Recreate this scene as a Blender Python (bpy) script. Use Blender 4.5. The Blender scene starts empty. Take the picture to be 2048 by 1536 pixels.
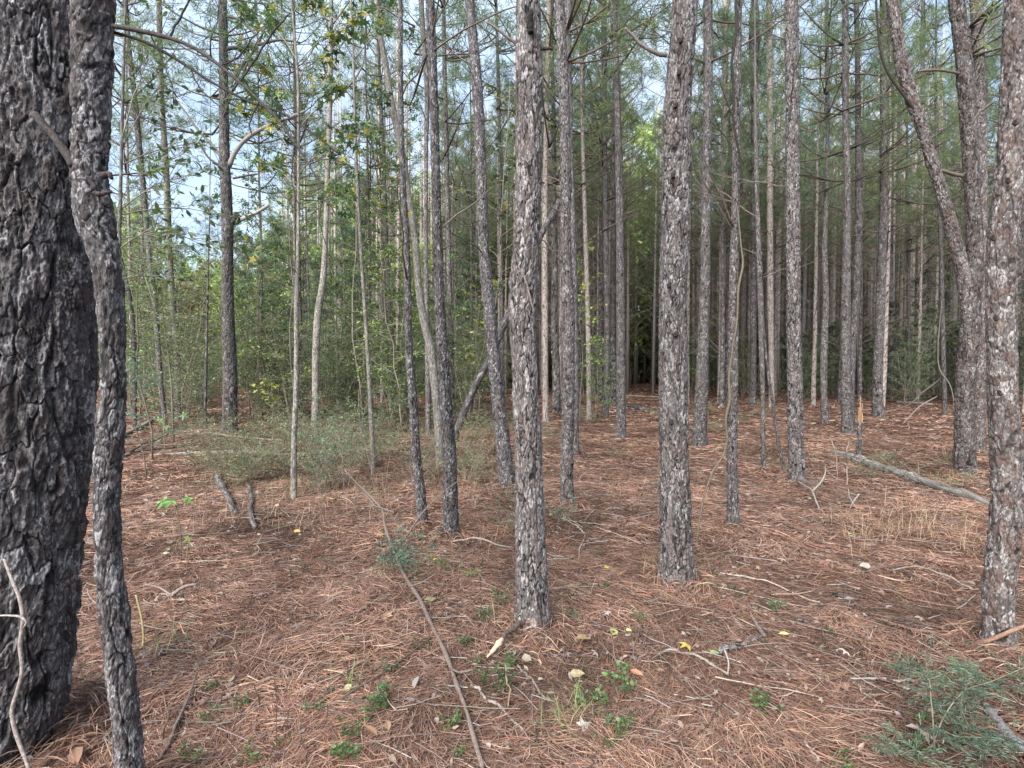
import bpy, math
import numpy as np
from mathutils import Vector

# ------------------------------------------------------------------ scene basics
S = bpy.context.scene
COL = S.collection
EYE = 1.6
FPX = 1000.0                      # focal length in pixels of the 2048 px wide photograph
PITCH = math.atan(33 / FPX)
CP, SP = math.cos(PITCH), math.sin(PITCH)
RNG = np.random.default_rng(11)

def ray(px, py):
    cx, cy = (px - 1024) / FPX, (768 - py) / FPX
    return np.array([cx, cy * SP + CP, cy * CP - SP])

def at_depth(px, py, Y):
    d = ray(px, py)
    t = Y / d[1]
    return np.array([0, 0, EYE]) + d * t, t

def ground_depth(py):
    d = ray(1024, py)
    return d[1] * (-EYE / d[2])

# ------------------------------------------------------------------ noise
def _h(ix, iy, iz, seed):
    a = (ix.astype(np.int64) * 73856093) ^ (iy.astype(np.int64) * 19349663) ^ (iz.astype(np.int64) * 83492791) ^ (seed * 2654435761 & 0x7fffffff)
    a = a.astype(np.uint32)
    a ^= a >> np.uint32(16); a *= np.uint32(0x7feb352d)
    a ^= a >> np.uint32(15); a *= np.uint32(0x846ca68b)
    a ^= a >> np.uint32(16)
    return a.astype(np.float64) / 4294967295.0

def vnoise(p, seed=0):
    i = np.floor(p); f = p - i
    f = f * f * (3 - 2 * f)
    i = i.astype(np.int64)
    r = 0
    for dx in (0, 1):
        wx = f[..., 0] if dx else 1 - f[..., 0]
        for dy in (0, 1):
            wy = f[..., 1] if dy else 1 - f[..., 1]
            for dz in (0, 1):
                wz = f[..., 2] if dz else 1 - f[..., 2]
                r = r + wx * wy * wz * _h(i[..., 0] + dx, i[..., 1] + dy, i[..., 2] + dz, seed)
    return r * 2 - 1

def fbm(p, octv=3, seed=0):
    r, a = 0, 0.5
    for k in range(octv):
        r = r + a * vnoise(p * (2.03 ** k), seed + k * 17)
        a *= 0.5
    return r

def sstep(a, b, x):
    t = np.clip((x - a) / (b - a), 0, 1)
    return t * t * (3 - 2 * t)

def gz(x, y):
    """height of the forest floor"""
    x = np.asarray(x, float); y = np.asarray(y, float)
    p = np.stack([x * .55, y * .55, np.zeros_like(x)], -1)
    q = np.stack([x * 2.1, y * 2.1, np.zeros_like(x) + 5], -1)
    q3 = np.stack([x * 7., y * 7., np.zeros_like(x) + 9], -1)
    return .05 * vnoise(p, 3) + .022 * vnoise(q, 4) + .009 * vnoise(q3, 5)

def voro(a, b, nu, seed):
    ia, ib = np.floor(a), np.floor(b)
    F1 = np.full(a.shape, 9.); F2 = np.full(a.shape, 9.)
    rid = np.zeros(a.shape); lb = np.zeros(a.shape)
    for di in (-1, 0, 1):
        for dj in (-1, 0, 1):
            ca, cb = ia + di, ib + dj
            w = np.mod(ca, nu)
            z = np.zeros_like(w)
            jx = .12 + .76 * _h(w, cb, z, seed); jy = .08 + .84 * _h(w, cb, z + 1, seed)
            dx, dy = ca + jx - a, cb + jy - b
            d = np.sqrt(dx * dx + dy * dy)
            m = d < F1
            F2 = np.where(m, F1, np.minimum(F2, d))
            F1 = np.where(m, d, F1)
            rid = np.where(m, _h(w, cb, z + 2, seed), rid)
            lb = np.where(m, -dy, lb)
    return F2 - F1, rid, lb

# ------------------------------------------------------------------ mesh plumbing
def new_mesh(name, V, faces, attrs=None, mat=None, smooth=True):
    """faces: list of int arrays (n,k). attrs: {name: (type, array)} on points"""
    me = bpy.data.meshes.new(name)
    V = np.ascontiguousarray(V, dtype=np.float32)
    me.vertices.add(len(V)); me.vertices.foreach_set('co', V.ravel())
    faces = [np.asarray(f, dtype=np.int32) for f in faces if len(f)]
    nl = sum(f.size for f in faces); npoly = sum(len(f) for f in faces)
    me.loops.add(nl); me.polygons.add(npoly)
    me.loops.foreach_set('vertex_index', np.concatenate([f.ravel() for f in faces]))
    tot = np.concatenate([np.full(len(f), f.shape[1], np.int32) for f in faces])
    st = np.concatenate([[0], np.cumsum(tot)[:-1]]).astype(np.int32)
    me.polygons.foreach_set('loop_start', st)
    me.polygons.foreach_set('loop_total', tot)
    me.polygons.foreach_set('use_smooth', np.full(npoly, bool(smooth)))
    for k, (typ, arr) in (attrs or {}).items():
        at = me.attributes.new(k, typ, 'POINT')
        at.data.foreach_set('color' if typ == 'FLOAT_COLOR' else 'value', np.ascontiguousarray(arr, np.float32).ravel())
    me.update(calc_edges=True)
    if mat is not None:
        me.materials.append(mat)
    return me

def link(name, me, parent=None, loc=None):
    o = bpy.data.objects.new(name, me)
    COL.objects.link(o)
    if parent is not None:
        o.parent = parent
    if loc is not None:
        o.location = loc
    return o

def tag(o, label=None, cat=None, group=None, kind=None):
    if label: o['label'] = label
    if cat: o['category'] = cat
    if group: o['group'] = group
    if kind: o['kind'] = kind
    return o

def empty(name, loc, label, cat, group=None, rz=0, sc=None):
    o = bpy.data.objects.new(name, None)
    COL.objects.link(o)
    o.empty_display_size = .2
    o.location = loc; o.rotation_euler = (0, 0, rz)
    if sc is not None: o.scale = sc
    return tag(o, label, cat, group)

class Acc:
    """collects vertices, faces and a colour per vertex"""
    def __init__(self): self.V, self.F, self.C, self.n = [], {}, [], 0
    def add(self, V, F, C=None):
        V = np.asarray(V, float).reshape(-1, 3); F = np.asarray(F, int)
        self.V.append(V); self.F.setdefault(F.shape[1], []).append(F + self.n)
        if C is None: C = np.tile([.1, .1, .1], (len(V), 1))
        C = np.asarray(C, float)
        if C.ndim == 1: C = np.tile(C, (len(V), 1))
        self.C.append(C); self.n += len(V)
    def mesh(self, name, mat, smooth=True):
        V = np.concatenate(self.V); C = np.concatenate(self.C)
        C4 = np.concatenate([C, np.ones((len(C), 1))], 1)
        return new_mesh(name, V, [np.concatenate(f) for f in self.F.values()], {'col': ('FLOAT_COLOR', C4)}, mat, smooth)

def resample(P, n, sm=0):
    P = np.asarray(P, float)
    s = np.concatenate([[0], np.cumsum(np.linalg.norm(np.diff(P[:, :3], axis=0), axis=1))])
    t = np.linspace(0, s[-1], n)
    # catmull-rom style smooth interpolation through finite-difference tangents
    out = np.empty((n, P.shape[1]))
    m = np.gradient(P, s, axis=0) if len(P) > 2 else np.tile((P[-1] - P[0]) / s[-1], (len(P), 1))
    k = np.clip(np.searchsorted(s, t, 'right') - 1, 0, len(P) - 2)
    h = (s[k + 1] - s[k]); u = (t - s[k]) / h
    u = u[:, None]; h = h[:, None]
    out = (2*u**3 - 3*u**2 + 1) * P[k] + (u**3 - 2*u**2 + u) * h * m[k] + (-2*u**3 + 3*u**2) * P[k+1] + (u**3 - u**2) * h * m[k+1]
    return out

def smooth_wob(n, amp, seed):
    t = np.linspace(0, 1, n)
    r_ = np.random.default_rng(seed + 5)
    w = np.stack([np.interp(t, np.linspace(0, 1, 9), r_.normal(0, 1, 9)) + .35 * np.interp(t, np.linspace(0, 1, 23), r_.normal(0, 1, 23)) for _ in range(3)], 1)
    return w * amp * np.minimum(1, np.minimum(t, 1 - t) * 8)[:, None]

def frames(P):
    T = np.gradient(P, axis=0); T /= np.linalg.norm(T, axis=1)[:, None] + 1e-12
    mean = T.mean(0)
    e = np.eye(3)[np.argmin(np.abs(mean))]
    X = e - T * (T @ e)[:, None]; X /= np.linalg.norm(X, axis=1)[:, None]
    Y = np.cross(T, X)
    return T, X, Y

def tube(P, R, n=6, cap=True):
    """verts, quads, (caps as triangles)"""
    P = np.asarray(P, float); R = np.asarray(R, float)
    T, X, Y = frames(P)
    a = np.linspace(0, 2 * np.pi, n, endpoint=False)
    V = P[:, None] + R[:, None, None] * (np.cos(a)[None, :, None] * X[:, None] + np.sin(a)[None, :, None] * Y[:, None])
    m = len(P)
    i = np.arange(m - 1)[:, None] * n; j = np.arange(n)[None]; j2 = (j + 1) % n
    Q = np.stack([i + j, i + j2, i + n + j2, i + n + j], -1).reshape(-1, 4)
    V = V.reshape(-1, 3)
    tri = None
    if cap:
        V = np.concatenate([V, P[:1], P[-1:]])
        c0, c1 = m * n, m * n + 1
        jj = np.arange(n); kk = (jj + 1) % n
        tri = np.concatenate([np.stack([kk, jj, np.full(n, c0)], 1), np.stack([(m-1)*n + jj, (m-1)*n + kk, np.full(n, c1)], 1)])
    return V, Q, tri

def add_tube(acc, P, R, n=6, col=(.1, .1, .1)):
    V, Q, t = tube(P, R, n)
    base = acc.n
    acc.add(V, Q, np.asarray(col, float))
    acc.F.setdefault(3, []).append(t + base)

# ------------------------------------------------------------------ materials
def mat_new(name):
    m = bpy.data.materials.new(name); m.use_nodes = True
    nt = m.node_tree; nt.nodes.clear()
    return m, nt, nt.nodes, nt.links

def nd(N, t, **kw):
    n = N.new(t)
    for k, v in kw.items(): setattr(n, k, v)
    return n

def ramp(N, stops, interp='LINEAR'):
    r = N.new('ShaderNodeValToRGB'); r.color_ramp.interpolation = interp
    els = r.color_ramp.elements
    while len(els) < len(stops): els.new(.5)
    for e, (p, c) in zip(els, stops):
        e.position = p; e.color = (*c, 1)
    return r

def mixc(N, L, fac, a, b, mode='MIX'):
    m = nd(N, 'ShaderNodeMix', data_type='RGBA', blend_type=mode)
    for sock, v in ((m.inputs[0], fac), (m.inputs[6], a), (m.inputs[7], b)):
        if hasattr(v, 'links'): L.new(v, sock)
        elif isinstance(v, (int, float)): sock.default_value = v
        else: sock.default_value = (*v, 1)
    return m.outputs[2]

def bark_mat(name, grey, red, crack, lichen, fine=90, bump=.5, redmix=.45):
    m, nt, N, L = mat_new(name)
    out = nd(N, 'ShaderNodeOutputMaterial'); bs = nd(N, 'ShaderNodeBsdfPrincipled')
    L.new(bs.outputs[0], out.inputs[0])
    ah = nd(N, 'ShaderNodeAttribute', attribute_name='h')
    ar = nd(N, 'ShaderNodeAttribute', attribute_name='r1')
    a2 = nd(N, 'ShaderNodeAttribute', attribute_name='r2')
    tc = nd(N, 'ShaderNodeTexCoord'); oi = nd(N, 'ShaderNodeObjectInfo')
    mp = nd(N, 'ShaderNodeMapping'); mp.inputs['Scale'].default_value = (1, 1, .45); L.new(tc.outputs['Object'], mp.inputs[0])
    n1 = nd(N, 'ShaderNodeTexNoise'); n1.inputs['Scale'].default_value = fine; n1.inputs['Detail'].default_value = 4; n1.inputs['Roughness'].default_value = .7
    L.new(mp.outputs[0], n1.inputs[0])
    n2 = nd(N, 'ShaderNodeTexNoise'); n2.inputs['Scale'].default_value = 5.5; n2.inputs['Detail'].default_value = 5; n2.inputs['Roughness'].default_value = .65
    L.new(tc.outputs['Object'], n2.inputs[0])
    # flakes: dark, grey and pale ones side by side
    rf = ramp(N, [(.10, tuple(.38 * q for q in grey)), (.40, grey), (.60, tuple(1.2 * q for q in grey)), (.86, lichen)])
    sf = nd(N, 'ShaderNodeMath', operation='MULTIPLY_ADD'); L.new(n1.outputs[0], sf.inputs[0]); sf.inputs[1].default_value = .55
    sf2 = nd(N, 'ShaderNodeMath', operation='MULTIPLY'); L.new(a2.outputs['Fac'], sf2.inputs[0]); sf2.inputs[1].default_value = .72
    sf3 = nd(N, 'ShaderNodeMath', operation='SUBTRACT'); L.new(sf2.outputs[0], sf3.inputs[0]); sf3.inputs[1].default_value = .12
    L.new(sf3.outputs[0], sf.inputs[2]); L.new(sf.outputs[0], rf.inputs[0])
    # reddish inner bark where patches have scaled off
    add = nd(N, 'ShaderNodeMath', operation='MULTIPLY_ADD'); L.new(n2.outputs[0], add.inputs[0]); add.inputs[1].default_value = 1.1; L.new(ar.outputs['Fac'], add.inputs[2])
    rr = ramp(N, [(.80, (0, 0, 0)), (.98, (1, 1, 1))]); hv = nd(N, 'ShaderNodeMath', operation='MULTIPLY'); L.new(add.outputs[0], hv.inputs[0]); hv.inputs[1].default_value = .72
    L.new(hv.outputs[0], rr.inputs[0])
    mm = nd(N, 'ShaderNodeMath', operation='MULTIPLY'); L.new(rr.outputs[0], mm.inputs[0]); mm.inputs[1].default_value = redmix
    c = mixc(N, L, mm.outputs[0], rf.outputs[0], red)
    # fine dirt
    rd = ramp(N, [(.3, (.45, .42, .41)), (.62, (1.12, 1.12, 1.12))]); L.new(n1.outputs[0], rd.inputs[0])
    c = mixc(N, L, 1.0, c, rd.outputs[0], 'MULTIPLY')
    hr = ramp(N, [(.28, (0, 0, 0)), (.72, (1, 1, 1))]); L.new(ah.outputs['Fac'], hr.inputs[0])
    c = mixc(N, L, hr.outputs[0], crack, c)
    # a little difference from tree to tree
    rv = ramp(N, [(0, (.72, .70, .68)), (.5, (.95, .92, .9)), (1, (1.15, 1.1, 1.06))]); L.new(oi.outputs['Random'], rv.inputs[0])
    c = mixc(N, L, 1.0, c, rv.outputs[0], 'MULTIPLY')
    L.new(c, bs.inputs['Base Color'])
    bs.inputs['Roughness'].default_value = .9
    bs.inputs['Specular IOR Level'].default_value = .25
    b = nd(N, 'ShaderNodeBump'); b.inputs['Strength'].default_value = bump; b.inputs['Distance'].default_value = .006
    L.new(n1.outputs[0], b.inputs['Height']); L.new(b.outputs[0], bs.inputs['Normal'])
    return m

def col_mat(name, trans=0.0, rough=.7, var=.25, noise=0, spec=.3, bump=0):
    """colour from the 'col' attribute, a little varied per object"""
    m, nt, N, L = mat_new(name)
    out = nd(N, 'ShaderNodeOutputMaterial'); bs = nd(N, 'ShaderNodeBsdfPrincipled')
    at = nd(N, 'ShaderNodeAttribute', attribute_name='col'); oi = nd(N, 'ShaderNodeObjectInfo')
    rv = ramp(N, [(0, (1 - var, 1 - var, 1 - var)), (1, (1 + var, 1 + var * .9, 1 + var * .6))]); L.new(oi.outputs['Random'], rv.inputs[0])
    c = mixc(N, L, 1.0, at.outputs['Color'], rv.outputs[0], 'MULTIPLY')
    if noise:
        tc = nd(N, 'ShaderNodeTexCoord'); n1 = nd(N, 'ShaderNodeTexNoise'); n1.inputs['Scale'].default_value = noise; n1.inputs['Detail'].default_value = 5
        n1.inputs['Roughness'].default_value = .7
        L.new(tc.outputs['Object'], n1.inputs[0])
        rd = ramp(N, [(.3, (.45, .43, .42)), (.65, (1.2, 1.2, 1.2))]); L.new(n1.outputs[0], rd.inputs[0])
        c = mixc(N, L, 1.0, c, rd.outputs[0], 'MULTIPLY')
        if bump:
            b = nd(N, 'ShaderNodeBump'); b.inputs['Strength'].default_value = bump; b.inputs['Distance'].default_value = .008
            L.new(n1.outputs[0], b.inputs['Height']); L.new(b.outputs[0], bs.inputs['Normal'])
    L.new(c, bs.inputs['Base Color']); bs.inputs['Roughness'].default_value = rough
    bs.inputs['Specular IOR Level'].default_value = spec
    if trans:
        tr = nd(N, 'ShaderNodeBsdfTranslucent'); L.new(c, tr.inputs[0])
        mx = nd(N, 'ShaderNodeMixShader'); mx.inputs[0].default_value = trans
        L.new(bs.outputs[0], mx.inputs[1]); L.new(tr.outputs[0], mx.inputs[2]); L.new(mx.outputs[0], out.inputs[0])
    else:
        L.new(bs.outputs[0], out.inputs[0])
    return m

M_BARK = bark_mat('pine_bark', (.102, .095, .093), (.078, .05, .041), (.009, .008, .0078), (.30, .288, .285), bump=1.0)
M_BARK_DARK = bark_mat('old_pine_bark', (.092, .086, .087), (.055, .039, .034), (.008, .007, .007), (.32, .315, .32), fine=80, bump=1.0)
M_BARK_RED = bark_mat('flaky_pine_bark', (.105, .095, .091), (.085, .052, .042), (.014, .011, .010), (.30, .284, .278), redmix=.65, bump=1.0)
M_BARK_PALE = bark_mat('hardwood_bark', (.19, .18, .16), (.13, .115, .095), (.07, .062, .052), (.33, .32, .29), fine=60, bump=.3)
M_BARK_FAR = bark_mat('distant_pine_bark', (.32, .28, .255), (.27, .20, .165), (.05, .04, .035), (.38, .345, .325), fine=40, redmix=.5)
M_TWIG = col_mat('dead_twig', noise=45, rough=.9, spec=.2)
M_WOOD = col_mat('weathered_wood', noise=75, rough=.9, spec=.2, bump=1., var=.1)
M_LEAF = col_mat('leaf', trans=.42, rough=.38, spec=.5)
M_NEEDLE = col_mat('pine_needle', trans=.5, rough=.55)
M_LITTER = col_mat('needle_litter', trans=.1, rough=.75, var=0)

# ------------------------------------------------------------------ bark-covered trunks
def bark_mesh(name, P, R, mat, n, dz, cw=.045, ch=.09, depth=.008, seed=1, ztop=None, flare=0., knots=6, rootz=.0, dz_top=.12, cell=.85, fq=1.6, ew=.22):
    """P: rough path from below ground upwards, R radii, metres; local coordinates"""
    PR = resample(np.column_stack([P, R]), 400)
    s = np.concatenate([[0], np.cumsum(np.linalg.norm(np.diff(PR[:, :3], axis=0), axis=1))])
    zt = ztop if ztop is not None else 1e9
    s_vis = np.interp(min(zt, PR[-1, 2]), PR[:, 2], s)
    t = np.arange(0, s_vis, dz)
    if s_vis < s[-1] - .05: t = np.concatenate([t, np.arange(s_vis, s[-1], dz_top)])
    t = np.append(t, s[-1])
    C = np.stack([np.interp(t, s, PR[:, k]) for k in range(4)], 1)
    c, r = C[:, :3], np.maximum(C[:, 3], .004)
    T, X, Y = frames(c)
    a = np.linspace(0, 2 * np.pi, n, endpoint=False)
    rad = np.cos(a)[None, :, None] * X[:, None] + np.sin(a)[None, :, None] * Y[:, None]
    Rm = np.median(r[: max(3, int(len(r) * .5))])
    Pm = 2 * np.pi * Rm
    nu = max(4, int(round(Pm / cw)))
    A = np.broadcast_to(a[None] / (2 * np.pi) * nu, (len(t), n)).copy()
    B = np.broadcast_to(t[:, None] / ch, (len(t), n)).copy()
    q = np.stack([np.cos(a)[None] * Rm + 0 * A, np.sin(a)[None] * Rm + 0 * A, t[:, None] + 0 * A], -1)
    qa = np.stack([q[..., 0] / cw, q[..., 1] / cw, q[..., 2] / ch], -1)
    A += .7 * vnoise(qa * .6, seed) + .4 * vnoise(qa * 1.5, seed + 1) + .16 * vnoise(qa * 3.7, seed + 31)
    B += .6 * vnoise(qa * .6, seed + 2) + .4 * vnoise(qa * 1.5, seed + 3) + .16 * vnoise(qa * 3.7, seed + 32)
    e1, r1, lb = voro(A, B, nu, seed)
    en = e1 + .30 * np.maximum(0, vnoise(qa * .9 + 3.3, seed + 4)) + .09 * vnoise(qa * 4.5, seed + 6)
    m1 = 1 - cell * (1 - sstep(.0, ew, en))
    fv = np.abs(vnoise(np.stack([qa[..., 0] * .75, qa[..., 1] * .75, qa[..., 2] * .3], -1) + .35 * np.stack([vnoise(qa * 1.1, seed + 41)] * 3, -1), seed + 40))
    m2 = sstep(.0, .15, fv + .06 * vnoise(qa * 3, seed + 42))
    mm = m1 * (.35 + .65 * m2)
    tt = .55 + 1.15 * fbm(qa * fq, 4, seed + 11) - .22 * lb + .5 * (r1 - .5)
    ff = tt * 6; lev = np.floor(ff); fr = ff - lev
    ter = (lev + sstep(0, .11, fr)) / 6
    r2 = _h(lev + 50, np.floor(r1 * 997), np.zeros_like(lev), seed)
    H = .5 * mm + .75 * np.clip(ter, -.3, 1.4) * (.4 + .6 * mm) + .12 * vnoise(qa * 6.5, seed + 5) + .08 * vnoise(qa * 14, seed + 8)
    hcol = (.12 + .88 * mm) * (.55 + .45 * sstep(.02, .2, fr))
    # knots: small swellings with a dark scar
    rg = np.random.default_rng(seed)
    big = np.zeros_like(H)
    for k in range(knots):
        kt = rg.uniform(min(.3, .2 * s_vis), s_vis); ka = rg.uniform(0, 2 * np.pi)
        da = np.angle(np.exp(1j * (a[None] - ka))) * Rm; dt = t[:, None] - kt
        kr = rg.uniform(.25, .42) * Rm + .008
        d2 = (da ** 2 + (dt * .75) ** 2) / kr ** 2
        big += .10 * Rm * np.exp(-d2 * .8) - .10 * Rm * np.exp(-d2 * 6)
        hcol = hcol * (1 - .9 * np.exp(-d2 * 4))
    low = 1 + .05 * vnoise(q * (1.1 / max(Rm, .05)) * .5, seed + 7)
    if flare:
        zz = np.maximum(t - rootz, 0)
        low = low * (1 + flare * np.exp(-zz / (1.3 * Rm + .02))[:, None] * (1 + .35 * np.cos(a * 4 + seed)[None] + .25 * np.cos(a * 7 + seed * 2)[None]))
    rr = r[:, None] * low + 1.5 * depth * (H - 1.12) * np.clip(r / Rm, .35, 1)[:, None] + big
    V = c[:, None] + rr[..., None] * rad
    m = len(t)
    i = np.arange(m - 1)[:, None] * n; j = np.arange(n)[None]; j2 = (j + 1) % n
    Q = np.stack([i + j, i + j2, i + n + j2, i + n + j], -1).reshape(-1, 4)
    VV = np.concatenate([V.reshape(-1, 3), c[-1:]])
    jj = np.arange(n); kk = (jj + 1) % n
    tri = np.stack([(m - 1) * n + jj, (m - 1) * n + kk, np.full(n, m * n)], 1)
    f = lambda x: np.append(x.ravel(), x.ravel()[-1])
    return new_mesh(name, VV, [Q, tri], {'h': ('FLOAT', f(hcol)), 'r1': ('FLOAT', f(r1)), 'r2': ('FLOAT', f(r2))}, mat)

def trace(pts, Y):
    """pixel polyline [(x, y, width)] top first -> world points (bottom first) and radii, all at distance Y"""
    out = []
    for x, y, w in pts[::-1]:
        p, t = at_depth(x, y, Y)
        out.append((*p, w / 2 / FPX * t * Y / math.hypot(p[0], Y)))   # a round trunk off the axis draws wider
    return np.array(out)

# ------------------------------------------------------------------ leaves and needles
def rot_from(d, n):
    """matrices with x along d and z near n"""
    d = d / (np.linalg.norm(d, axis=1)[:, None] + 1e-9)
    y = np.cross(n, d); y /= np.linalg.norm(y, axis=1)[:, None] + 1e-9
    z = np.cross(d, y)
    return np.stack([d, y, z], -1)

OVAL = (np.array([[0, 0, 0], [.35, .2, .05], [.7, .16, .03], [1, 0, -.06], [.7, -.16, .03], [.35, -.2, .05], [.5, 0, -.02]]),
        np.array([[0, 6, 1, 1], [1, 6, 2, 2], [2, 6, 3, 3], [3, 6, 4, 4], [4, 6, 5, 5], [5, 6, 0, 0]])[:, :3])
DIAM = (np.array([[0, 0, 0], [.5, .24, .06], [1, 0, -.03], [.5, -.24, .06]]), np.array([[0, 2, 1], [0, 3, 2]]))
def star_tpl():
    v = [[.12, 0, 0]]
    for k in range(5):
        a = math.radians(-128 + 64 * k)
        ln = 1.0 if k == 2 else (.92 if k in (1, 3) else .62)
        v.append([.25 + .7 * ln * math.cos(a), .75 * ln * math.sin(a), -.08 * ln])
        if k < 4:
            b = math.radians(-96 + 64 * k)
            v.append([.22 + .27 * math.cos(b), .3 * math.sin(b), .03])
    v = np.array(v)
    f = [[0, k, k + 1] for k in range(1, 9)]
    return v, np.array(f)
STAR = star_tpl()
def leaflet_tpl():
    e = [(.0, .0), (.1, .17), (.25, .30), (.42, .29), (.58, .33), (.75, .20), (1.0, .0)]
    up = [[x, y, .10 * y + .05 * math.sin(9 * x)] for x, y in e]; dn = [[x, -y * .92, .16 * y - .05 * math.sin(7 * x)] for x, y in e[1:-1]]
    v = np.array(up + dn + [[.5, 0, -.03]]); c = len(v) - 1; n = len(e)
    ring = list(range(n)) + list(range(n + len(dn) - 1, n - 1, -1))
    return v, np.array([[c, ring[i], ring[(i + 1) % len(ring)]] for i in range(len(ring))])
BROAD = leaflet_tpl()

def put_leaves(acc, P, D, size, tpl, cols, rng, nrm=None):
    N = len(P)
    if N == 0: return
    if nrm is None:
        nrm = rng.normal(0, .55, (N, 3)); nrm[:, 2] += 1.0
    M = rot_from(D, nrm)
    tv, tf = tpl
    V = np.einsum('nij,kj->nki', M, tv) * np.asarray(size).reshape(-1, 1, 1) + P[:, None]
    k = len(tv)
    F = (tf[None] + (np.arange(N) * k)[:, None, None]).reshape(-1, tf.shape[1])
    acc.add(V.reshape(-1, 3), F, np.repeat(cols, k, 0))

def pick(rng, n, pal, jit=.18):
    pal = np.asarray(pal, float)
    c = pal[rng.integers(0, len(pal), n)]
    return np.clip(c * rng.uniform(1 - jit, 1 + jit, (n, 1)) * rng.uniform(.93, 1.07, (n, 3)), 0, 1)

def needles(acc, P, D, L, W, cols, rng):
    """one slim triangle per needle bundle"""
    N = len(P)
    D = D / (np.linalg.norm(D, axis=1)[:, None] + 1e-9)
    s = np.cross(D, rng.normal(0, 1, (N, 3))); s /= np.linalg.norm(s, axis=1)[:, None] + 1e-9
    L = np.asarray(L).reshape(-1, 1); W = np.asarray(W).reshape(-1, 1)
    mid = P + D * L * .55; tip = P + D * L + np.array([0, 0, -1.]) * L * .18
    V = np.stack([P, mid - s * W / 2, tip, mid + s * W / 2], 1).reshape(-1, 3)
    F = np.arange(N * 4).reshape(N, 4)
    acc.add(V, F, np.repeat(cols, 4, 0))

PINE = [(.17, .22, .085), (.15, .20, .09), (.20, .25, .095), (.13, .18, .09), (.24, .27, .10)]
PINE_BLUE = [(.13, .20, .13), (.16, .23, .14), (.12, .185, .115), (.18, .25, .14)]

def pine_crown(seed, z0, z1, reach, nw=13, tufts=6, per=24, pal=PINE, low_up=.35, nw_=1.):
    rng = np.random.default_rng(seed)
    wood, nee = Acc(), Acc()
    for w in range(nw):
        t = w / (nw - 1)
        z = z0 + (z1 - z0) * t + rng.uniform(-.2, .2)
        for b in range(rng.integers(2, 5)):
            az = rng.uniform(0, 2 * np.pi)
            ln = reach * ((1 - t) ** .7 * .85 + .18) * rng.uniform(.6, 1.1)
            up = low_up + .7 * t + rng.uniform(-.15, .2)
            h = np.array([math.cos(az), math.sin(az), 0])
            k = np.linspace(0, 1, 6)[:, None]
            path = np.array([0, 0, z]) + h * ln * k + np.array([0, 0, 1]) * ln * (up * k ** 1.6) + rng.normal(0, .04, (6, 3)) * k
            add_tube(wood, path, np.linspace(.028, .006, 6) * (.5 + .5 * ln / reach), 4, (.13, .10, .085))
            for q in range(tufts):
                f = rng.uniform(.35, 1.0) if q else 1.0
                c = path[0] * 0 + np.array([np.interp(f, k[:, 0], path[:, i]) for i in range(3)])
                if q:
                    off = rng.normal(0, .28, 3) * (.6 + .4 * ln); off[2] = abs(off[2]) * .8 + .05
                    tw = np.stack([c, c + off * .6 + [0, 0, -.02], c + off])
                    add_tube(wood, tw, [.008, .006, .004], 3, (.13, .10, .085)); c = c + off
                else: off = h * .4 + np.array([0, 0, .3])
                n = int(per * rng.uniform(.7, 1.3))
                D = rng.normal(0, 1, (n, 3)) + off / (np.linalg.norm(off) + 1e-6) * .9
                sh = rng.uniform(.8, 1.15)
                P = c + rng.normal(0, .03, (n, 3)) - off / (np.linalg.norm(off) + 1e-6) * rng.uniform(0, .18, (n, 1))
                needles(nee, P, D, rng.uniform(.18, .30, n), rng.uniform(.011, .019, n) * nw_, pick(rng, n, pal) * sh, rng)
    return wood.mesh('crown_wood', M_TWIG), nee.mesh('crown_needles', M_NEEDLE, False)

def dead_twigs(acc, seed, z0, z1, n, r_at, ln=(.5, 1.7), col=(.15, .12, .105)):
    rng = np.random.default_rng(seed)
    for k in range(n):
        z = rng.uniform(z0, z1); az = rng.uniform(0, 2 * np.pi); l = rng.uniform(*ln)
        one_branch(acc, np.array([0, 0, z]), az, l, rng, .006 + .005 * l, col)

def one_branch(acc, base, az, l, rng, r0, col, up=None, forks=2):
    h = np.array([math.cos(az), math.sin(az), 0])
    up = rng.uniform(.1, .9) if up is None else up
    k = np.linspace(0, 1, 7)[:, None]
    side = np.cross(h, [0, 0, 1])
    path = base + h * l * k + np.array([0, 0, 1.]) * l * (up * k + rng.uniform(-.25, .3) * k ** 2) + side * l * rng.uniform(-.2, .2) * k ** 2
    path[1:] += rng.normal(0, .012 * l, (6, 3))
    add_tube(acc, path, np.linspace(r0, r0 * .35, 7), 5, col)
    for q in range(rng.integers(0, forks + 1)):
        i = rng.integers(2, 6)
        d = path[i] - path[i - 1]; d /= np.linalg.norm(d) + 1e-6
        d = d + rng.normal(0, .5, 3); d[2] += .15
        ll = l * rng.uniform(.2, .45)
        kk = np.linspace(0, 1, 4)[:, None]
        add_tube(acc, path[i] + d * ll * kk + rng.normal(0, .01, (4, 3)) * kk, np.linspace(r0 * .5, r0 * .2, 4), 4, col)

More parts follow.
